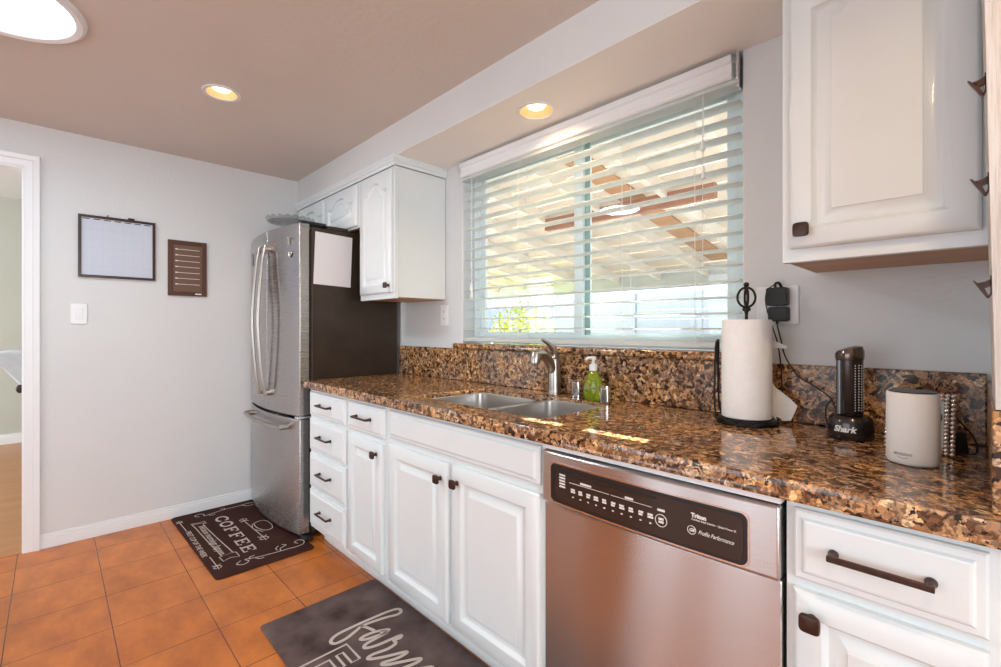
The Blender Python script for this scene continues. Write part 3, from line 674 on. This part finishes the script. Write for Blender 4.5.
# ---------------------------------------------------------------- things on the counter
# paper towel
tx, ty_ = 3.055, -.13
hd = thing('paper_towel_holder', 'black iron paper towel holder with looped finial by the window', 'paper towel holder', (tx,ty_,.911))
b = new(); lathe(b, [(.078,.9105),(.084,.913),(.084,.920),(.078,.924),(.0,.924)][:-1], (tx,ty_,0), 40); lathe(b, [(.012,.924),(.006,.93),(.0045,1.24),(.006,1.25),(.012,1.254),(.012,1.260),(.005,1.266)], (tx,ty_,0), 14); wpart('base', b, 'iron', hd, smooth=True)
b = new()
for k in range(4):
    a = k*PI/2+.5; c, s = math.cos(a), math.sin(a)
    tube(b, [(tx,ty_,1.262),(tx+.017*c,ty_+.017*s,1.272),(tx+.025*c,ty_+.025*s,1.293),(tx+.017*c,ty_+.017*s,1.316),(tx,ty_,1.326)], .0034, 8)
tube(b, [(tx,ty_,1.262),(tx+.003,ty_,1.295),(tx,ty_,1.326)], .003, 8); sph(b, (tx,ty_,1.333), .008); wpart('finial', b, 'iron', hd, smooth=True)
b = new(); ax = tx-.084; 
for dy in (-.014,.014):
    tube(b, [(ax+.004,ty_+dy*1.6,.922),(ax-.004,ty_+dy*1.3,.96),(ax-.005,ty_+dy,1.05),(ax-.003,ty_+dy*.8,1.14),(ax+.0,ty_+dy*.3,1.163)], .0032, 8)
tube(b, [(ax,ty_-.01,1.0),(ax,ty_+.012,1.05),(ax,ty_-.012,1.10),(ax,ty_,1.163)], .0022, 6); wpart('side_arm', b, 'iron', hd, smooth=True)
b = new()
for k in range(24):
    a = 2*PI*k/24; 
    if k % 2 == 0: sph(b, (tx+.086*math.cos(a), ty_+.086*math.sin(a), .922), .004, n=8)
tube(b, [(tx+.09*math.cos(2*PI*j/16), ty_+.09*math.sin(2*PI*j/16), .926) for j in range(16)], .0028, 8, closed=True, k=3); wpart('base_rail', b, 'iron', hd, smooth=True)
M['towel'] = noisy('paper_towel', (.88,.865,.85), (.91,.90,.885), 30, .85, bump=.35, bscale=160)
pr_ = thing('paper_towel_roll', 'full white paper towel roll with a loose sheet, standing on its black holder', 'paper towel', (tx,ty_,.926))
b = new(); n = 48; Ls = []
for (r, z) in ((.018,.928),(.066,.928),(.069,.931),(.069,1.221),(.066,1.225),(.018,1.225),(.018,.928)): Ls.append([(tx+r*math.cos(2*PI*j/n), ty_+r*math.sin(2*PI*j/n), z) for j in range(n)])
loops(b, Ls, False, False); wpart('roll', b, 'towel', pr_, smooth=True)
b = new(); rows = []
for (x, y, zt, zb) in ((3.100,-.08,1.05,.955),(3.118,-.07,1.018,.918),(3.14,-.065,1.0,.918),(3.158,-.068,.986,.922),(3.176,-.075,.970,.966)):
    rows.append([(x,y,zt),(x,y,zb),(x+.0012,y-.001,zb),(x+.0012,y-.001,zt)])
loops(b, rows); wpart('loose_sheet', b, 'towel', pr_, smooth=True)
b = new(); loops(b, [[(3.112,-.08,1.163),(3.112,-.08,1.140),(3.113,-.081,1.140),(3.113,-.081,1.163)],[(3.150,-.078,1.146),(3.150,-.078,1.138),(3.151,-.079,1.138),(3.151,-.079,1.146)]]); wpart('torn_corner', b, 'towel', pr_)

# outlets
def plate(x, z, label, gang=2, on='y'):
    w_ = .06 if gang == 2 else .037
    t = thing('wall_outlet', label, 'outlet', (x,0,z)); b = new(); bx(b, -w_,w_,-.006,-.0005,-.06,.06); obj('cover_plate', b, 'white', t, .003); return t
def duplex(t, dx):
    b = new()
    for s in (-1,1):
        loops(b, [[(dx+.015*math.cos(2*PI*j/20), y, s*.02+.0135*math.sin(2*PI*j/20)*.95) for j in range(20)] for y in (-.0055,-.008)])
    obj('receptacle', b, 'trim', t, smooth=True)
    b = new()
    for s in (-1,1):
        for q in (-.005,.005): bx(b, dx+q-.001,dx+q+.001,-.0086,-.0078,s*.02-.002,s*.02+.005)
    obj('slots', b, 'black', t)
t = plate(1.392, 1.277, 'white duplex outlet plate under the tall wall cabinet left of the window', 1)
t.location = (1.368,0,1.277); duplex(t, 0)
t = plate(3.105, 1.272, 'white two-gang outlet plate behind the black plug adapters', 2); duplex(t, -.023); duplex(t, .023)
M['plug'] = mat('brown_black_plastic', (.020,.013,.010), .42, Specular_IOR_Level=.3)
a1 = thing('plug_adapter', 'larger upper black plug adapter with cable loop, on the right outlet', 'adapter', (3.112,-.009,1.297)); 
b = new(); loops(b, [rrect(-.029,.029,-.026,.026,.008,0)] and [[(x,-y0,z) for x,z,_ in [(p[0],p[1],0) for p in rrect(-.029,.029,-.027,.030,.008,0)]] for y0 in (0,.03,.034)]); obj('housing', b, 'plug', a1, .002, smooth=True)
b = new(); tube(b, [(-.006,-.018,.030),(-.006,-.018,.042),(.004,-.018,.044),(.010,-.012,.030)], .0042, 8); obj('strain_relief', b, 'black', a1, smooth=True)
a2 = thing('plug_adapter', 'smaller lower black plug adapter with cord hanging down, on the right outlet', 'adapter', (3.116,-.009,1.245))
b = new(); loops(b, [[(x,-y0,z) for x,z,_ in [(p[0],p[1],0) for p in rrect(-.028,.026,-.024,.021,.006,0)]] for y0 in (0,.026,.030)]); obj('housing', b, 'plug', a2, .002, smooth=True)
b = new(); tube(b, [(-.006,-.014,-.020),(-.006,-.014,-.034)], [.005,.003], 8, k=1); obj('strain_relief', b, 'black', a2, smooth=True)
b = new(); tube(b, [(3.110,-.023,1.210),(3.118,-.02,1.17),(3.135,-.03,1.11),(3.170,-.035,1.055),(3.21,-.04,1.03),(3.255,-.06,1.0),(3.272,-.08,.965),(3.262,-.08,.925),(3.285,-.09,.92)], .0022, 8)
tube(b, [(3.262,-.06,1.0),(3.245,-.06,.97),(3.25,-.07,.925),(3.27,-.075,.918),(3.29,-.085,.925)], .0020, 8); tag(obj('charger_cord', b, 'black', smooth=True), 'thin black cord drooping from the lower adapter to the hand vacuum dock', 'cord')
b = new(); tube(b, [(3.104,-.028,1.336),(3.085,-.02,1.325),(3.075,-.015,1.30),(3.078,-.012,1.26),(3.10,-.03,1.20),(3.115,-.035,1.15),(3.125,-.04,1.08),(3.13,-.045,1.0),(3.14,-.05,.93),(3.16,-.05,.914)], .0020, 8); tag(obj('adapter_cord', b, 'black', smooth=True), 'thin black cord looping from the upper adapter down behind the paper towels', 'cord')

# hand vacuum and dock
vx, vy = 3.316, -.15
M['vac'] = mat('dark_grey_metal', (.07,.06,.058), .20, .8); M['vacl'] = mat('blue_grey_gloss', (.16,.17,.19), .22, .6)
dk = thing('charging_dock', 'black round charging dock lettered Shark, on the counter under the hand vacuum', 'dock', (vx,vy,.911))
b = new(); lathe(b, [(.048,.0),(.050,.004),(.050,.042),(.046,.054),(.040,.060),(.034,.060)], (vx,vy,.911), 36, 1, 1); wpart('base', b, 'vac', dk, smooth=True)
o_shark = T(dk, 'lettering', 'Shark', .021, 'white', loc=(0,0,0), rot=(0,0,0), offset=.0007, shear=.25, align='CENTER')
va = thing('hand_vacuum', 'slim dark upright hand vacuum with chrome rim standing in its dock', 'hand vacuum', (vx-.002,vy,.972))
b = new(); lathe(b, [(.027,.9715),(.029,.975),(.029,1.11),(.030,1.118)], (vx-.002,vy,0), 32); wpart('body', b, 'vac', va, smooth=True)
b = new(); n = 32; Ls = []
for (r, z, tl) in ((.030,1.118,0),(.031,1.125,0),(.031,1.132,.12),(.027,1.140,.28),(.014,1.143,.35),(.004,1.1435,.35)):
    Ls.append([(vx-.002+r*math.cos(2*PI*j/n)*1.02+.0, vy+r*math.sin(2*PI*j/n), z+tl*(r*math.cos(2*PI*j/n)+.02)*.9) for j in range(n)])
loops(b, Ls); M['capm'] = mat('smoked_chrome', (.16,.12,.10), .18, 1); wpart('cap', b, 'capm', va, smooth=True)
b = new()
for k in range(18):
    for j in range(5):
        a = -1.0+.30*j; z = .985+k*.0068+.001*(j%2); c, s = math.cos(a), math.sin(a)
        bx(b, vx-.002+.0290*c-.0012, vx-.002+.0290*c+.0012, vy+.0290*s-.0012, vy+.0290*s+.0012, z, z+.003)
wpart('vent_studs', b, mat('stud_metal', (.22,.17,.14), .3, .8), va)
b = new(); tube(b, [(vx-.002+.029*math.cos(-2.2), vy+.029*math.sin(-2.2), z) for z in (.975,1.115)], .007, 10, k=1); wpart('side_rib', b, 'vacl', va, smooth=True)

# smart speaker
ex, ey = 3.452, -.335
M['echo'] = noisy('speaker_fabric', (.76,.745,.73), (.80,.785,.77), 300, .75, bump=.1, bscale=900)
ec = thing('smart_speaker', 'white cylindrical smart speaker with dark top on the counter', 'speaker', (ex,ey,.911))
b = new(); lathe(b, [(.040,.0005),(.0425,.003),(.044,.008),(.044,.146),(.0428,.150),(.040,.151)], (ex,ey,.911), 48, 1, 1); wpart('body', b, 'echo', ec, smooth=True)
b = new(); lathe(b, [(.040,.151),(.039,.1535),(.02,.1537)], (ex,ey,.911), 40); wpart('top_cap', b, 'black', ec, smooth=True)
ra = math.radians(8); M['greyink'] = mat('grey_print', (.30,.29,.29), .5)
def on_cyl(o, cx, cy, r, a0):
    """wrap flat lettering (x along, y up) round the cylinder"""
    for v in o.data.vertices:
        a = a0 + v.co.x/r; h = v.co.y; dd = r + v.co.z
        v.co = Vector((cx+dd*math.cos(a), cy+dd*math.sin(a), h))
    o.rotation_euler = (0,0,0); o.scale = (1,1,1); o.location = (0,0,0)
on_cyl(o_shark, 0, 0, .0502, -PI/2-.12); o_shark.location = (0,0,.028)
o = T(ec, 'lettering', 'amazon', .0105, 'greyink', loc=(0,0,0), rot=(0,0,0), align='CENTER', ext=.0003, offset=.0002)
on_cyl(o, 0, 0, .0442, -PI/2-.30); o.location = (0,0,.024)
b = new(); tube(b, [(.0442*math.cos(-PI/2-.30+t), .0442*math.sin(-PI/2-.30+t), .0175-.003*(1-(t/.22)**2)) for t in (-.22,-.12,0,.12,.22)], .0006, 6); obj('smile_mark', b, 'greyink', ec)
# jewelled frame behind it
jf = thing('picture_frame', 'small picture frame with beaded silver border behind the smart speaker', 'picture frame', (3.453,-.215,.911), math.radians(-4)); jf.rotation_euler.x = math.radians(-9)
M['pearl'] = mat('silver_beads', (.78,.72,.67), .15, .85)
b = new(); bx(b, -.061,.061,.0,.008,.0,.140); obj('backing', b, 'bronze', jf, .001)
M['photo'] = mat('pale_blue_print', (.62,.72,.74), .35)
b = new(); bx(b, -.042,.042,-.003,0,.018,.122); obj('picture', b, 'photo', jf)
b = new(); loops(b, [[(.014+.026*math.cos(2*PI*j/24), y, .085+.022*math.sin(2*PI*j/24)) for j in range(24)] for y in (-.0031,-.0036)]); obj('oval_portrait', b, mat('dark_print', (.10,.06,.05), .4), jf)
b = new(); 
for row in range(2):
    xx = .047+row*.0105; zz0, zz1 = .013-row*.008, .127+row*.008; m_ = 14
    for k in range(m_):
        z = zz0+(zz1-zz0)*k/(m_-1)
        for s in (-1,1): sph(b, (s*xx,-.003,z), .0052, n=8)
    for k in range(1,12):
        x = -xx+2*xx*k/12
        for z in (zz0,zz1): sph(b, (x,-.003,z), .0052, n=8)
obj('beaded_border', b, 'pearl', jf, smooth=True)
b = new(); bx(b, -.004,.004,.008,.012,.06,.10); tube(b, [(0,.010,.09),(0,.04,.0165)], .003, 6, k=1); obj('easel_leg', b, 'black', jf)
# black power brick
pb = thing('power_brick', 'black power brick with cable loop behind the beaded picture frame', 'power adapter', (3.510,-.15,.911), math.radians(20))
b = new(); loops(b, [rrect(-.022,.022,-.018,.018,.004,z) for z in (.0005,.002)]+[rrect(-.018,.018,-.015,.015,.004,z) for z in (.045,.047)]); obj('housing', b, 'black', pb, smooth=True)
b = new(); tube(b, [(-.012,-.022,.003),(.01,-.03,.003),(.030,-.028,.008),(.034,-.005,.035),(.020,.02,.065),(-.002,.035,.085),(-.03,.04,.08)], .002, 8); obj('cable', b, 'black', pb, smooth=True)

# ---------------------------------------------------------------- clip board on the end wall
M['wash'] = noisy('whitewashed_wood', (.47,.43,.40), (.66,.62,.58), 7, .7, bump=.4, bscale=40, stretch=(3,3,.25), detail=8)
cb = thing('clip_board', 'whitewashed wooden board with dark metal clips at the right edge of the photo', 'clip board', (3.57,-.35,1.072))
b = new()
def lean(z): return 3.5685-.019*(z-1.072)
for k, (dx0, dx1) in enumerate(((0,.006),(.0065,.0125))):
    pass
loops(b, [[(lean(z),-.612,z),(lean(z),-.375,z),(3.583,-.375,z),(3.583,-.612,z)] for z in (1.072,1.6,2.11)]); wpart('board', b, 'wash', cb, bevel=.001)
b = new(); bx(b, 3.5835,3.70,-.618,-.6005,.93,2.12); o = tag(obj('door_jamb_trim', b, 'wash', bevel=.002), 'whitewashed wooden end post capping the short wall right of the counter', 'trim')
for z in (1.583,1.425,1.263):
    xl = lean(z)-.0006; y = -.602; b = new()
    k_ = .000104
    for poly in (((250,255),(330,240),(390,205),(410,150),(415,300),(330,335)), ((205,212),(222,212),(300,300),(335,345),(372,440),(385,475),(372,492),(350,480),(300,390),(250,300)), ((390,150),(412,150),(420,300),(412,425),(385,488),(362,480),(392,400))):
        loops(b, [[(xl+.001+(px-412)*k_, yy, z-(py-320)*k_) for px,py in poly] for yy in (-.606,-.598)])
    tube(b, [(xl-.010,-.608,z+.004),(xl-.010,-.596,z+.004)], .0016, 8, k=1)
    wpart('clip', b, 'bronze', cb, smooth=True)

# ---------------------------------------------------------------- far wall: boards and switch
wb = thing('calendar_board', 'dark-framed white dry-erase calendar board on the far wall', 'whiteboard', (.001,-1.3775,1.672))
def wallpart(name, b, m, t, **k): return obj(name, b, m, t, **k)
M['dkframe'] = mat('dark_frame', (.045,.016,.010), .25); M['board'] = mat('whiteboard_surface', (.60,.64,.72), .10)
hw, hh = .1765, .178
b = new()
def fr_yz(b, hw, hh, t, x0, x1):
    bx(b,x0,x1,-hw,-hw+t,-hh,hh); bx(b,x0,x1,hw-t,hw,-hh,hh); bx(b,x0,x1,-hw+t,hw-t,-hh,-hh+t); bx(b,x0,x1,-hw+t,hw-t,hh-t,hh)
fr_yz(b, hw, hh, .014, 0, .018); obj('frame', b, 'dkframe', wb, .002)
b = new(); bx(b, .002,.008,-hw+.013,hw-.013,-hh+.013,hh-.013); obj('writing_surface', b, 'board', wb)
M['faint'] = mat('faint_grid_ink', (.47,.52,.62), .3)
b = new()
for i in range(1,7): y = -hw+.014+(2*hw-.028)*i/7; bx(b, .008,.0082,y-.0006,y+.0006,-hh+.014,hh-.028)
for i in range(1,6): z = -hh+.014+(2*hh-.042)*i/6; bx(b, .008,.0082,-hw+.014,hw-.014,z-.0006,z+.0006)
obj('grid_lines', b, 'faint', wb)
b = new(); 
for i in range(7): y = -hw+.02+(2*hw-.028)*i/7; bx(b, .008,.0083,y,y+.03,hh-.023,hh-.018)
obj('day_headings', b, 'dkframe', wb)
b = new(); bx(b, .0,.016,.045,.075,hh,hh+.010); bx(b,0,.01,-.05,-.045,hh,hh+.012); bx(b,.0,.005,-.04,.05,hh,hh+.003); obj('hanger', b, 'dkframe', wb)
cbd = thing('week_board', 'small dark brown weekly list board with white lines on the far wall', 'sign', (.001,-1.0325,1.585))
b = new(); fr_yz(b, .105, .176, .026, 0, .016); obj('frame', b, mat('brown_frame', (.085,.030,.014), .35), cbd, .002)
b = new(); bx(b, .001,.009,-.08,.08,-.151,.151); obj('panel', b, mat('brown_panel', (.15,.075,.045), .45), cbd)
b = new()
for i in range(7):
    z = .120-i*.037; bx(b, .009,.0095,-.062,.066,z-.0014,z+.0014); bx(b, .009,.0097,-.066,-.052,z-.003,z+.004)
bx(b, .0160,.0164,.040,.075,-.166,-.158)
obj('list_lines', b, 'ink', cbd)
sw = thing('light_switch', 'white rocker light switch on the far wall beside the doorway', 'light switch', (.001,-1.55,1.283))
b = new(); bx(b, 0,.006,-.036,.036,-.058,.058); obj('cover_plate', b, 'white', sw, .003)
b = new(); bx(b, .006,.009,-.016,.016,-.033,.033); obj('rocker', b, 'trim', sw, .0015)

# ---------------------------------------------------------------- ceiling fittings
def downlight(name, label, x, y, z, r, watts, depth=.085):
    t = thing(name, label, 'ceiling light', (x,y,z), group=None)
    b = new(); n = 48; Ls = [[(q*math.cos(2*PI*j/n), q*math.sin(2*PI*j/n), h) for j in range(n)] for q, h in ((r+.014,-.0005),(r+.013,-.005),(r-.002,-.004),(r-.003,0))]
    loops(b, Ls, False, False); obj('trim_ring', b, 'trim', t, smooth=True)
    b = new(); Ls = [[(q*math.cos(2*PI*j/n), q*math.sin(2*PI*j/n), h) for j in range(n)] for q, h in ((r-.003,-.002),(r-.004,.02),(r-.016,depth),(.03,depth+.001))]
    loops(b, Ls, False, True); obj('baffle', b, 'baffle', t, smooth=True)
    b = new(); lathe(b, [(.02,depth-.002),(.036,.045),(.043,.028),(.036,.016),(.015,.011)], (0,0,0), 28); obj('bulb', b, 'bulb', t, smooth=True)
    l = light(name+'_lamp', 'SPOT', (0,0,-.004), (0,0,0), watts, (1,.70,.42), spot_size=math.radians(150), spot_blend=.6, shadow_soft_size=.04); l.parent = t
downlight('recessed_light', 'small warm recessed light in the main ceiling near the fridge', *CL, CZ, .066, 7)
downlight('recessed_light', 'unseen recessed light added in the main ceiling before the right wall cabinet', 3.72, -1.2, CZ, .066, 24)  # downlight added out of view to brighten the right side of the room
downlight('recessed_light', 'warm recessed light in the lowered soffit above the sink', *SL, SZ, .072, 12)
t = thing('tubular_skylight', 'large round bright skylight diffuser in the ceiling at upper left', 'skylight', (*TB,CZ))
b = new(); n = 64; Ls = [[(q*math.cos(2*PI*j/n), q*math.sin(2*PI*j/n), h) for j in range(n)] for q, h in ((.245,-.0005),(.243,-.010),(.232,-.016),(.214,-.012),(.210,-.002))]
loops(b, Ls, False, False); obj('trim_ring', b, 'white', t, smooth=True)
b = new(); lathe(b, [(.212,.008),(.212,.0),(.19,-.006),(.10,-.012),(.03,-.013)], (0,0,0), 64); obj('diffuser', b, 'tube', t, smooth=True)
l = light('tubular_skylight_daylight', 'AREA', (0,0,-.02), (0,0,0), 16, (.72,.88,1), shape='DISK', size=.35); l.parent = t

# ---------------------------------------------------------------- mats
M['mat1'] = noisy('coffee_mat_brown', (.040,.014,.011), (.052,.020,.016), 10, .85, Specular_IOR_Level=.12); M['mat2'] = noisy('kitchen_mat_slate', (.052,.031,.029), (.17,.12,.112), 7, .8, detail=12, Specular_IOR_Level=.15)
M['print'] = mat('mat_print', (.55,.47,.41), .6); M['edge'] = mat('mat_edge', (.16,.11,.12), .6)
m1 = thing('coffee_mat', 'dark brown floor mat lettered COFFEE in front of the fridge', 'floor mat', (0,0,.0))
c4 = [(.018,-1.125),(1.035,-1.100),(1.035,-.628),(.018,-.640)]
def matslab(name, c4, m, par, r=.03):
    b = new(); P = []
    for i in range(4):
        p, a, c = Vector(c4[i]), Vector(c4[i-1]), Vector(c4[(i+1)%4]); u = (a-p).normalized()*r; v = (c-p).normalized()*r
        for k in range(5): q = k/4; P.append(tuple(p + u*(1-q)**2 + v*q**2))
    cc = sum((Vector(p) for p in P), Vector((0,0)))/len(P)
    inn = [tuple(Vector(p)+(cc-Vector(p)).normalized()*.006) for p in P]
    loops(b, [[(x,y,.001) for x,y in P],[(x,y,.006) for x,y in P],[(x,y,.009) for x,y in inn]])
    return obj(name, b, m, par)
matslab('slab', c4, 'mat1', m1)
HZ = .0092
def strokes(name, paths, w, par, k=5, m='print', hz=HZ, t=.0006):
    b = new()
    w_all = w
    for qi, q in enumerate(paths):
        if isinstance(w_all, list): w = w_all[qi]
        P = smooth_path([(x,y,0) for x,y in q], k) if k > 1 and len(q) > 2 else [Vector((x,y,0)) for x,y in q]
        Lf, Rt = [], []
        for i, p in enumerate(P):
            d_ = P[min(i+1,len(P)-1)]-P[max(i-1,0)]
            if d_.length < 1e-9: d_ = Vector((1,0,0))
            d_.normalize(); s_ = Vector((-d_.y,d_.x,0)); ww = w(i/(len(P)-1)) if callable(w) else w
            Lf.append(p+s_*ww/2); Rt.append(p-s_*ww/2)
        R = [[b.verts.new((v.x,v.y,h)) for v in l] for l, h in ((Lf,hz),(Lf,hz+t),(Rt,hz+t),(Rt,hz))]
        for i in range(len(P)-1):
            for a in range(4): b.faces.new((R[a][i],R[a][i+1],R[(a+1)%4][i+1],R[(a+1)%4][i]))
        b.faces.new([r[0] for r in R]); b.faces.new([r[-1] for r in R][::-1])
    return obj(name, b, m, par)
# COFFEE in slab-serif strokes, read along +x
def glyph(ch, x, y, w, h):
    a, t = [], .0
    X = lambda u: x+u*w; Y = lambda v: y+v*h
    if ch == 'C': return [[(X(.95),Y(.72)),(X(.9),Y(.9)),(X(.55),Y(1)),(X(.15),Y(.82)),(X(.05),Y(.5)),(X(.15),Y(.18)),(X(.55),Y(0)),(X(.85),Y(.1)),(X(.97),Y(.28))]], [[(X(.95),Y(.62)),(X(.95),Y(1))]]
    if ch == 'O': return [[(X(.5+.46*math.cos(q*PI/6)),Y(.5+.5*math.sin(q*PI/6))) for q in range(13)]], []
    st = [[(X(.22),Y(0)),(X(.22),Y(1))],[(X(0),Y(1)),(X(.92),Y(1))],[(X(.92),Y(1.03)),(X(.92),Y(.72))],[(X(.22),Y(.52)),(X(.66),Y(.52))],[(X(.66),Y(.66)),(X(.66),Y(.38))],[(X(0),Y(0)),(X(.46),Y(0))]]
    if ch == 'E': st += [[(X(.4),Y(0)),(X(.95),Y(0))],[(X(.95),Y(-.03)),(X(.95),Y(.3))]]
    return [], st
x = .215; cur, strt = [], []
for ch in 'COFFEE':
    c1, s1 = glyph(ch, x, -.925, .082, .058); cur += c1; strt += s1; x += .108
stem = lambda q: abs(q[0][0]-q[1][0]) < 1e-6 and abs(q[0][1]-q[1][1]) > .05
strokes('lettering', cur+strt, [.013]*len(cur)+[.017 if stem(q) else .0075 for q in strt], m1, 5)
def flower(cx, cy, s, d): return [[(cx,cy),(cx+d*s*.6,cy+s*.5),(cx+d*s,cy+s*.2)],[(cx,cy),(cx+d*s*.6,cy-s*.5),(cx+d*s,cy-s*.2)],[(cx,cy),(cx+d*s*1.3,cy)],[(cx-d*s*.3,cy+s*.5),(cx,cy+s*.35),(cx-d*s*.1,cy)],[(cx-d*s*.3,cy-s*.5),(cx,cy-s*.35),(cx-d*s*.1,cy)]]
strokes('scroll_print', [[(.40,-.805),(.69,-.793)]] + flower(.39,-.805,.04,-1) + flower(.70,-.793,.045,1), .0045, m1, 4)
strokes('scroll_print', [[(.47,-.775),(.455,-.74),(.47,-.71),(.54,-.70),(.61,-.712),(.625,-.745),(.60,-.765),(.54,-.78),(.47,-.775)],[(.48,-.785),(.55,-.80),(.63,-.77)]], .005, m1, 5)
strokes('banner_print', [[(.235,-1.05),(.245,-.995),(.30,-1.0),(.55,-.985),(.79,-.968),(.80,-1.022),(.55,-1.035),(.30,-1.045),(.235,-1.05)],[(.235,-1.05),(.215,-1.052),(.228,-1.02),(.22,-.985),(.262,-.982),(.262,-.995)],[(.80,-1.022),(.80,-1.035),(.865,-1.030),(.845,-.995),(.862,-.955),(.80,-.955),(.79,-.968)]], .0045, m1, 1)
strokes('scroll_print', [[(.15,-1.098),(.315,-1.092)],[(.765,-1.070),(.90,-1.066)]] + flower(.15,-1.098,.03,-1) + flower(.89,-1.066,.035,1), .004, m1, 4)
strokes('scroll_print', [[(.125,-.99),(.095,-1.01),(.075,-.985),(.095,-.96),(.125,-.965),(.12,-.93),(.10,-.86),(.095,-.76),(.085,-.70),(.10,-.67)],[(.12,-.94),(.145,-.93),(.14,-.905)],[(.105,-.85),(.08,-.84),(.075,-.865)],[(.095,-.74),(.13,-.72),(.135,-.68)]], .005, m1, 5)
strokes('scroll_print', [[(.92,-.965),(.945,-.99),(.97,-.965),(.95,-.935),(.92,-.945),(.935,-.90),(.948,-.83),(.955,-.74),(.96,-.70),(.95,-.66),(.91,-.645),(.885,-.665),(.90,-.69),(.925,-.68)],[(.94,-.90),(.965,-.885),(.96,-.865)],[(.95,-.78),(.92,-.77),(.90,-.735),(.88,-.75)],[(.93,-.79),(.905,-.79),(.885,-.77)],[(.935,-.925),(.91,-.92),(.905,-.895)]], .005, m1, 5)
def mtext(body, size, x, y, w, sh=0): 
    o = text('lettering', body, size, 'print', m1, (x,y,HZ+.0003), (0,0,0), .0003, sh, 0, 'LEFT'); o.scale.x = w/o.dimensions.x if o.dimensions.x else 1; return o
mtext('because mornings happen', .050, .285, -1.012, .49, .3)
o = mtext('FIRST CUP OF THE WEEK', .036, .325, -1.088, .42)
m2 = thing('kitchen_mat', 'dark slate floor mat with pale script lettering in front of the sink cabinet', 'floor mat', (0,0,0))
matslab('slab', [(1.545,-1.062),(2.76,-1.062),(2.76,-.556),(1.545,-.556)], 'mat2', m2, .015)
farm = [(1.87,-.752),(1.834,-.771),(1.841,-.771),(1.844,-.709)]
strokes('script_lettering', [
 [(1.834,-.775),(1.838,-.735),(1.853,-.67),(1.868,-.63),(1.862,-.606),(1.838,-.604),(1.824,-.64),(1.818,-.71),(1.814,-.79),(1.816,-.865),(1.836,-.898),(1.86,-.892),(1.862,-.85),(1.846,-.80),(1.836,-.772),(1.868,-.756),(1.895,-.748)],
 [(1.916,-.735),(1.932,-.712),(1.926,-.706),(1.905,-.745),(1.897,-.79),(1.905,-.812),(1.922,-.79),(1.934,-.735),(1.940,-.72),(1.941,-.757),(1.944,-.81),(1.962,-.822),(1.978,-.785),(1.986,-.725),(1.992,-.688),(2.003,-.70),(1.998,-.722),(2.018,-.727),(2.024,-.765),(2.012,-.82),(2.022,-.842),(2.05,-.80),(2.086,-.722),(2.092,-.76),(2.076,-.815),(2.092,-.812),(2.12,-.76),(2.15,-.706),(2.158,-.73),(2.146,-.79),(2.16,-.80),(2.19,-.74),(2.215,-.70),(2.225,-.73),(2.214,-.80),(2.24,-.81),(2.27,-.77)]], .0135, m2, 6)
strokes('block_lettering', [[(1.955,-1.045),(1.893,-1.045),(1.893,-.862),(1.998,-.862),(1.998,-.893),(1.926,-.893),(1.926,-.918),(1.996,-.918),(1.996,-.945),(1.930,-.945),(1.930,-1.012),(2.005,-1.012)]], .009, m2, 1)

for o in S.objects:
    if o.parent: continue
    n = o.name.split('.')[0]
    g = {'upper_cabinet':'white wall cabinets','recessed_light':'round recessed ceiling lights','plug_adapter':'black plug adapters on the right outlet','magnet':'silver magnets on the fridge door','wall_outlet':'white outlet plates on the window wall',
         'drawer_cabinet':'white base cabinets','drawer_door_cabinet':'white base cabinets','sink_cabinet':'white base cabinets','end_cabinet':'white base cabinets'}.get(n)
    if g: o['group'] = g
# ---------------------------------------------------------------- dining chair beyond the doorway
dc = thing('dining_chair', 'pale blue-grey upholstered chair with rolled back seen through the doorway', 'chair', (-1.5,-1.60,0))
M['uph'] = noisy('pale_upholstery', (.62,.66,.70), (.68,.72,.76), 20, .8, bump=.1)
b = new()
pr = [(-.12,.45),(-.15,.60),(-.21,.77),(-.32,.93),(-.38,.945),(-.41,.98),(-.38,1.02),(-.30,1.035),(-.10,1.03),(-.02,.95),(0,.7),(.02,.45)]
loops(b, [[(x,y,z) for y,z in pr] for x in (-.24,.24)]); obj('backrest', b, 'uph', dc, .012, smooth=True, segs=3)
b = new(); tube(b, [(-.245,-.385,.982),(.245,-.385,.982)], .05, 20, k=1); obj('back_roll', b, 'uph', dc, smooth=True)
b = new(); bx(b, -.25,.25,-.12,.42,.38,.50); obj('seat', b, 'uph', dc, .03, smooth=True, segs=4)
for x in (-.21,.21):
    for y, y2 in ((-.08,-.14),(.38,.38)):
        b = new(); tube(b, [(x,y,.41),(x,y2,.0)], [.022,.014], 8, k=1); obj('leg', b, 'bronze', dc)
b = new(); sph(b, (.24,-.225,.765), .022, (.6,1,1.4)); obj('back_knob', b, 'black', dc, smooth=True)
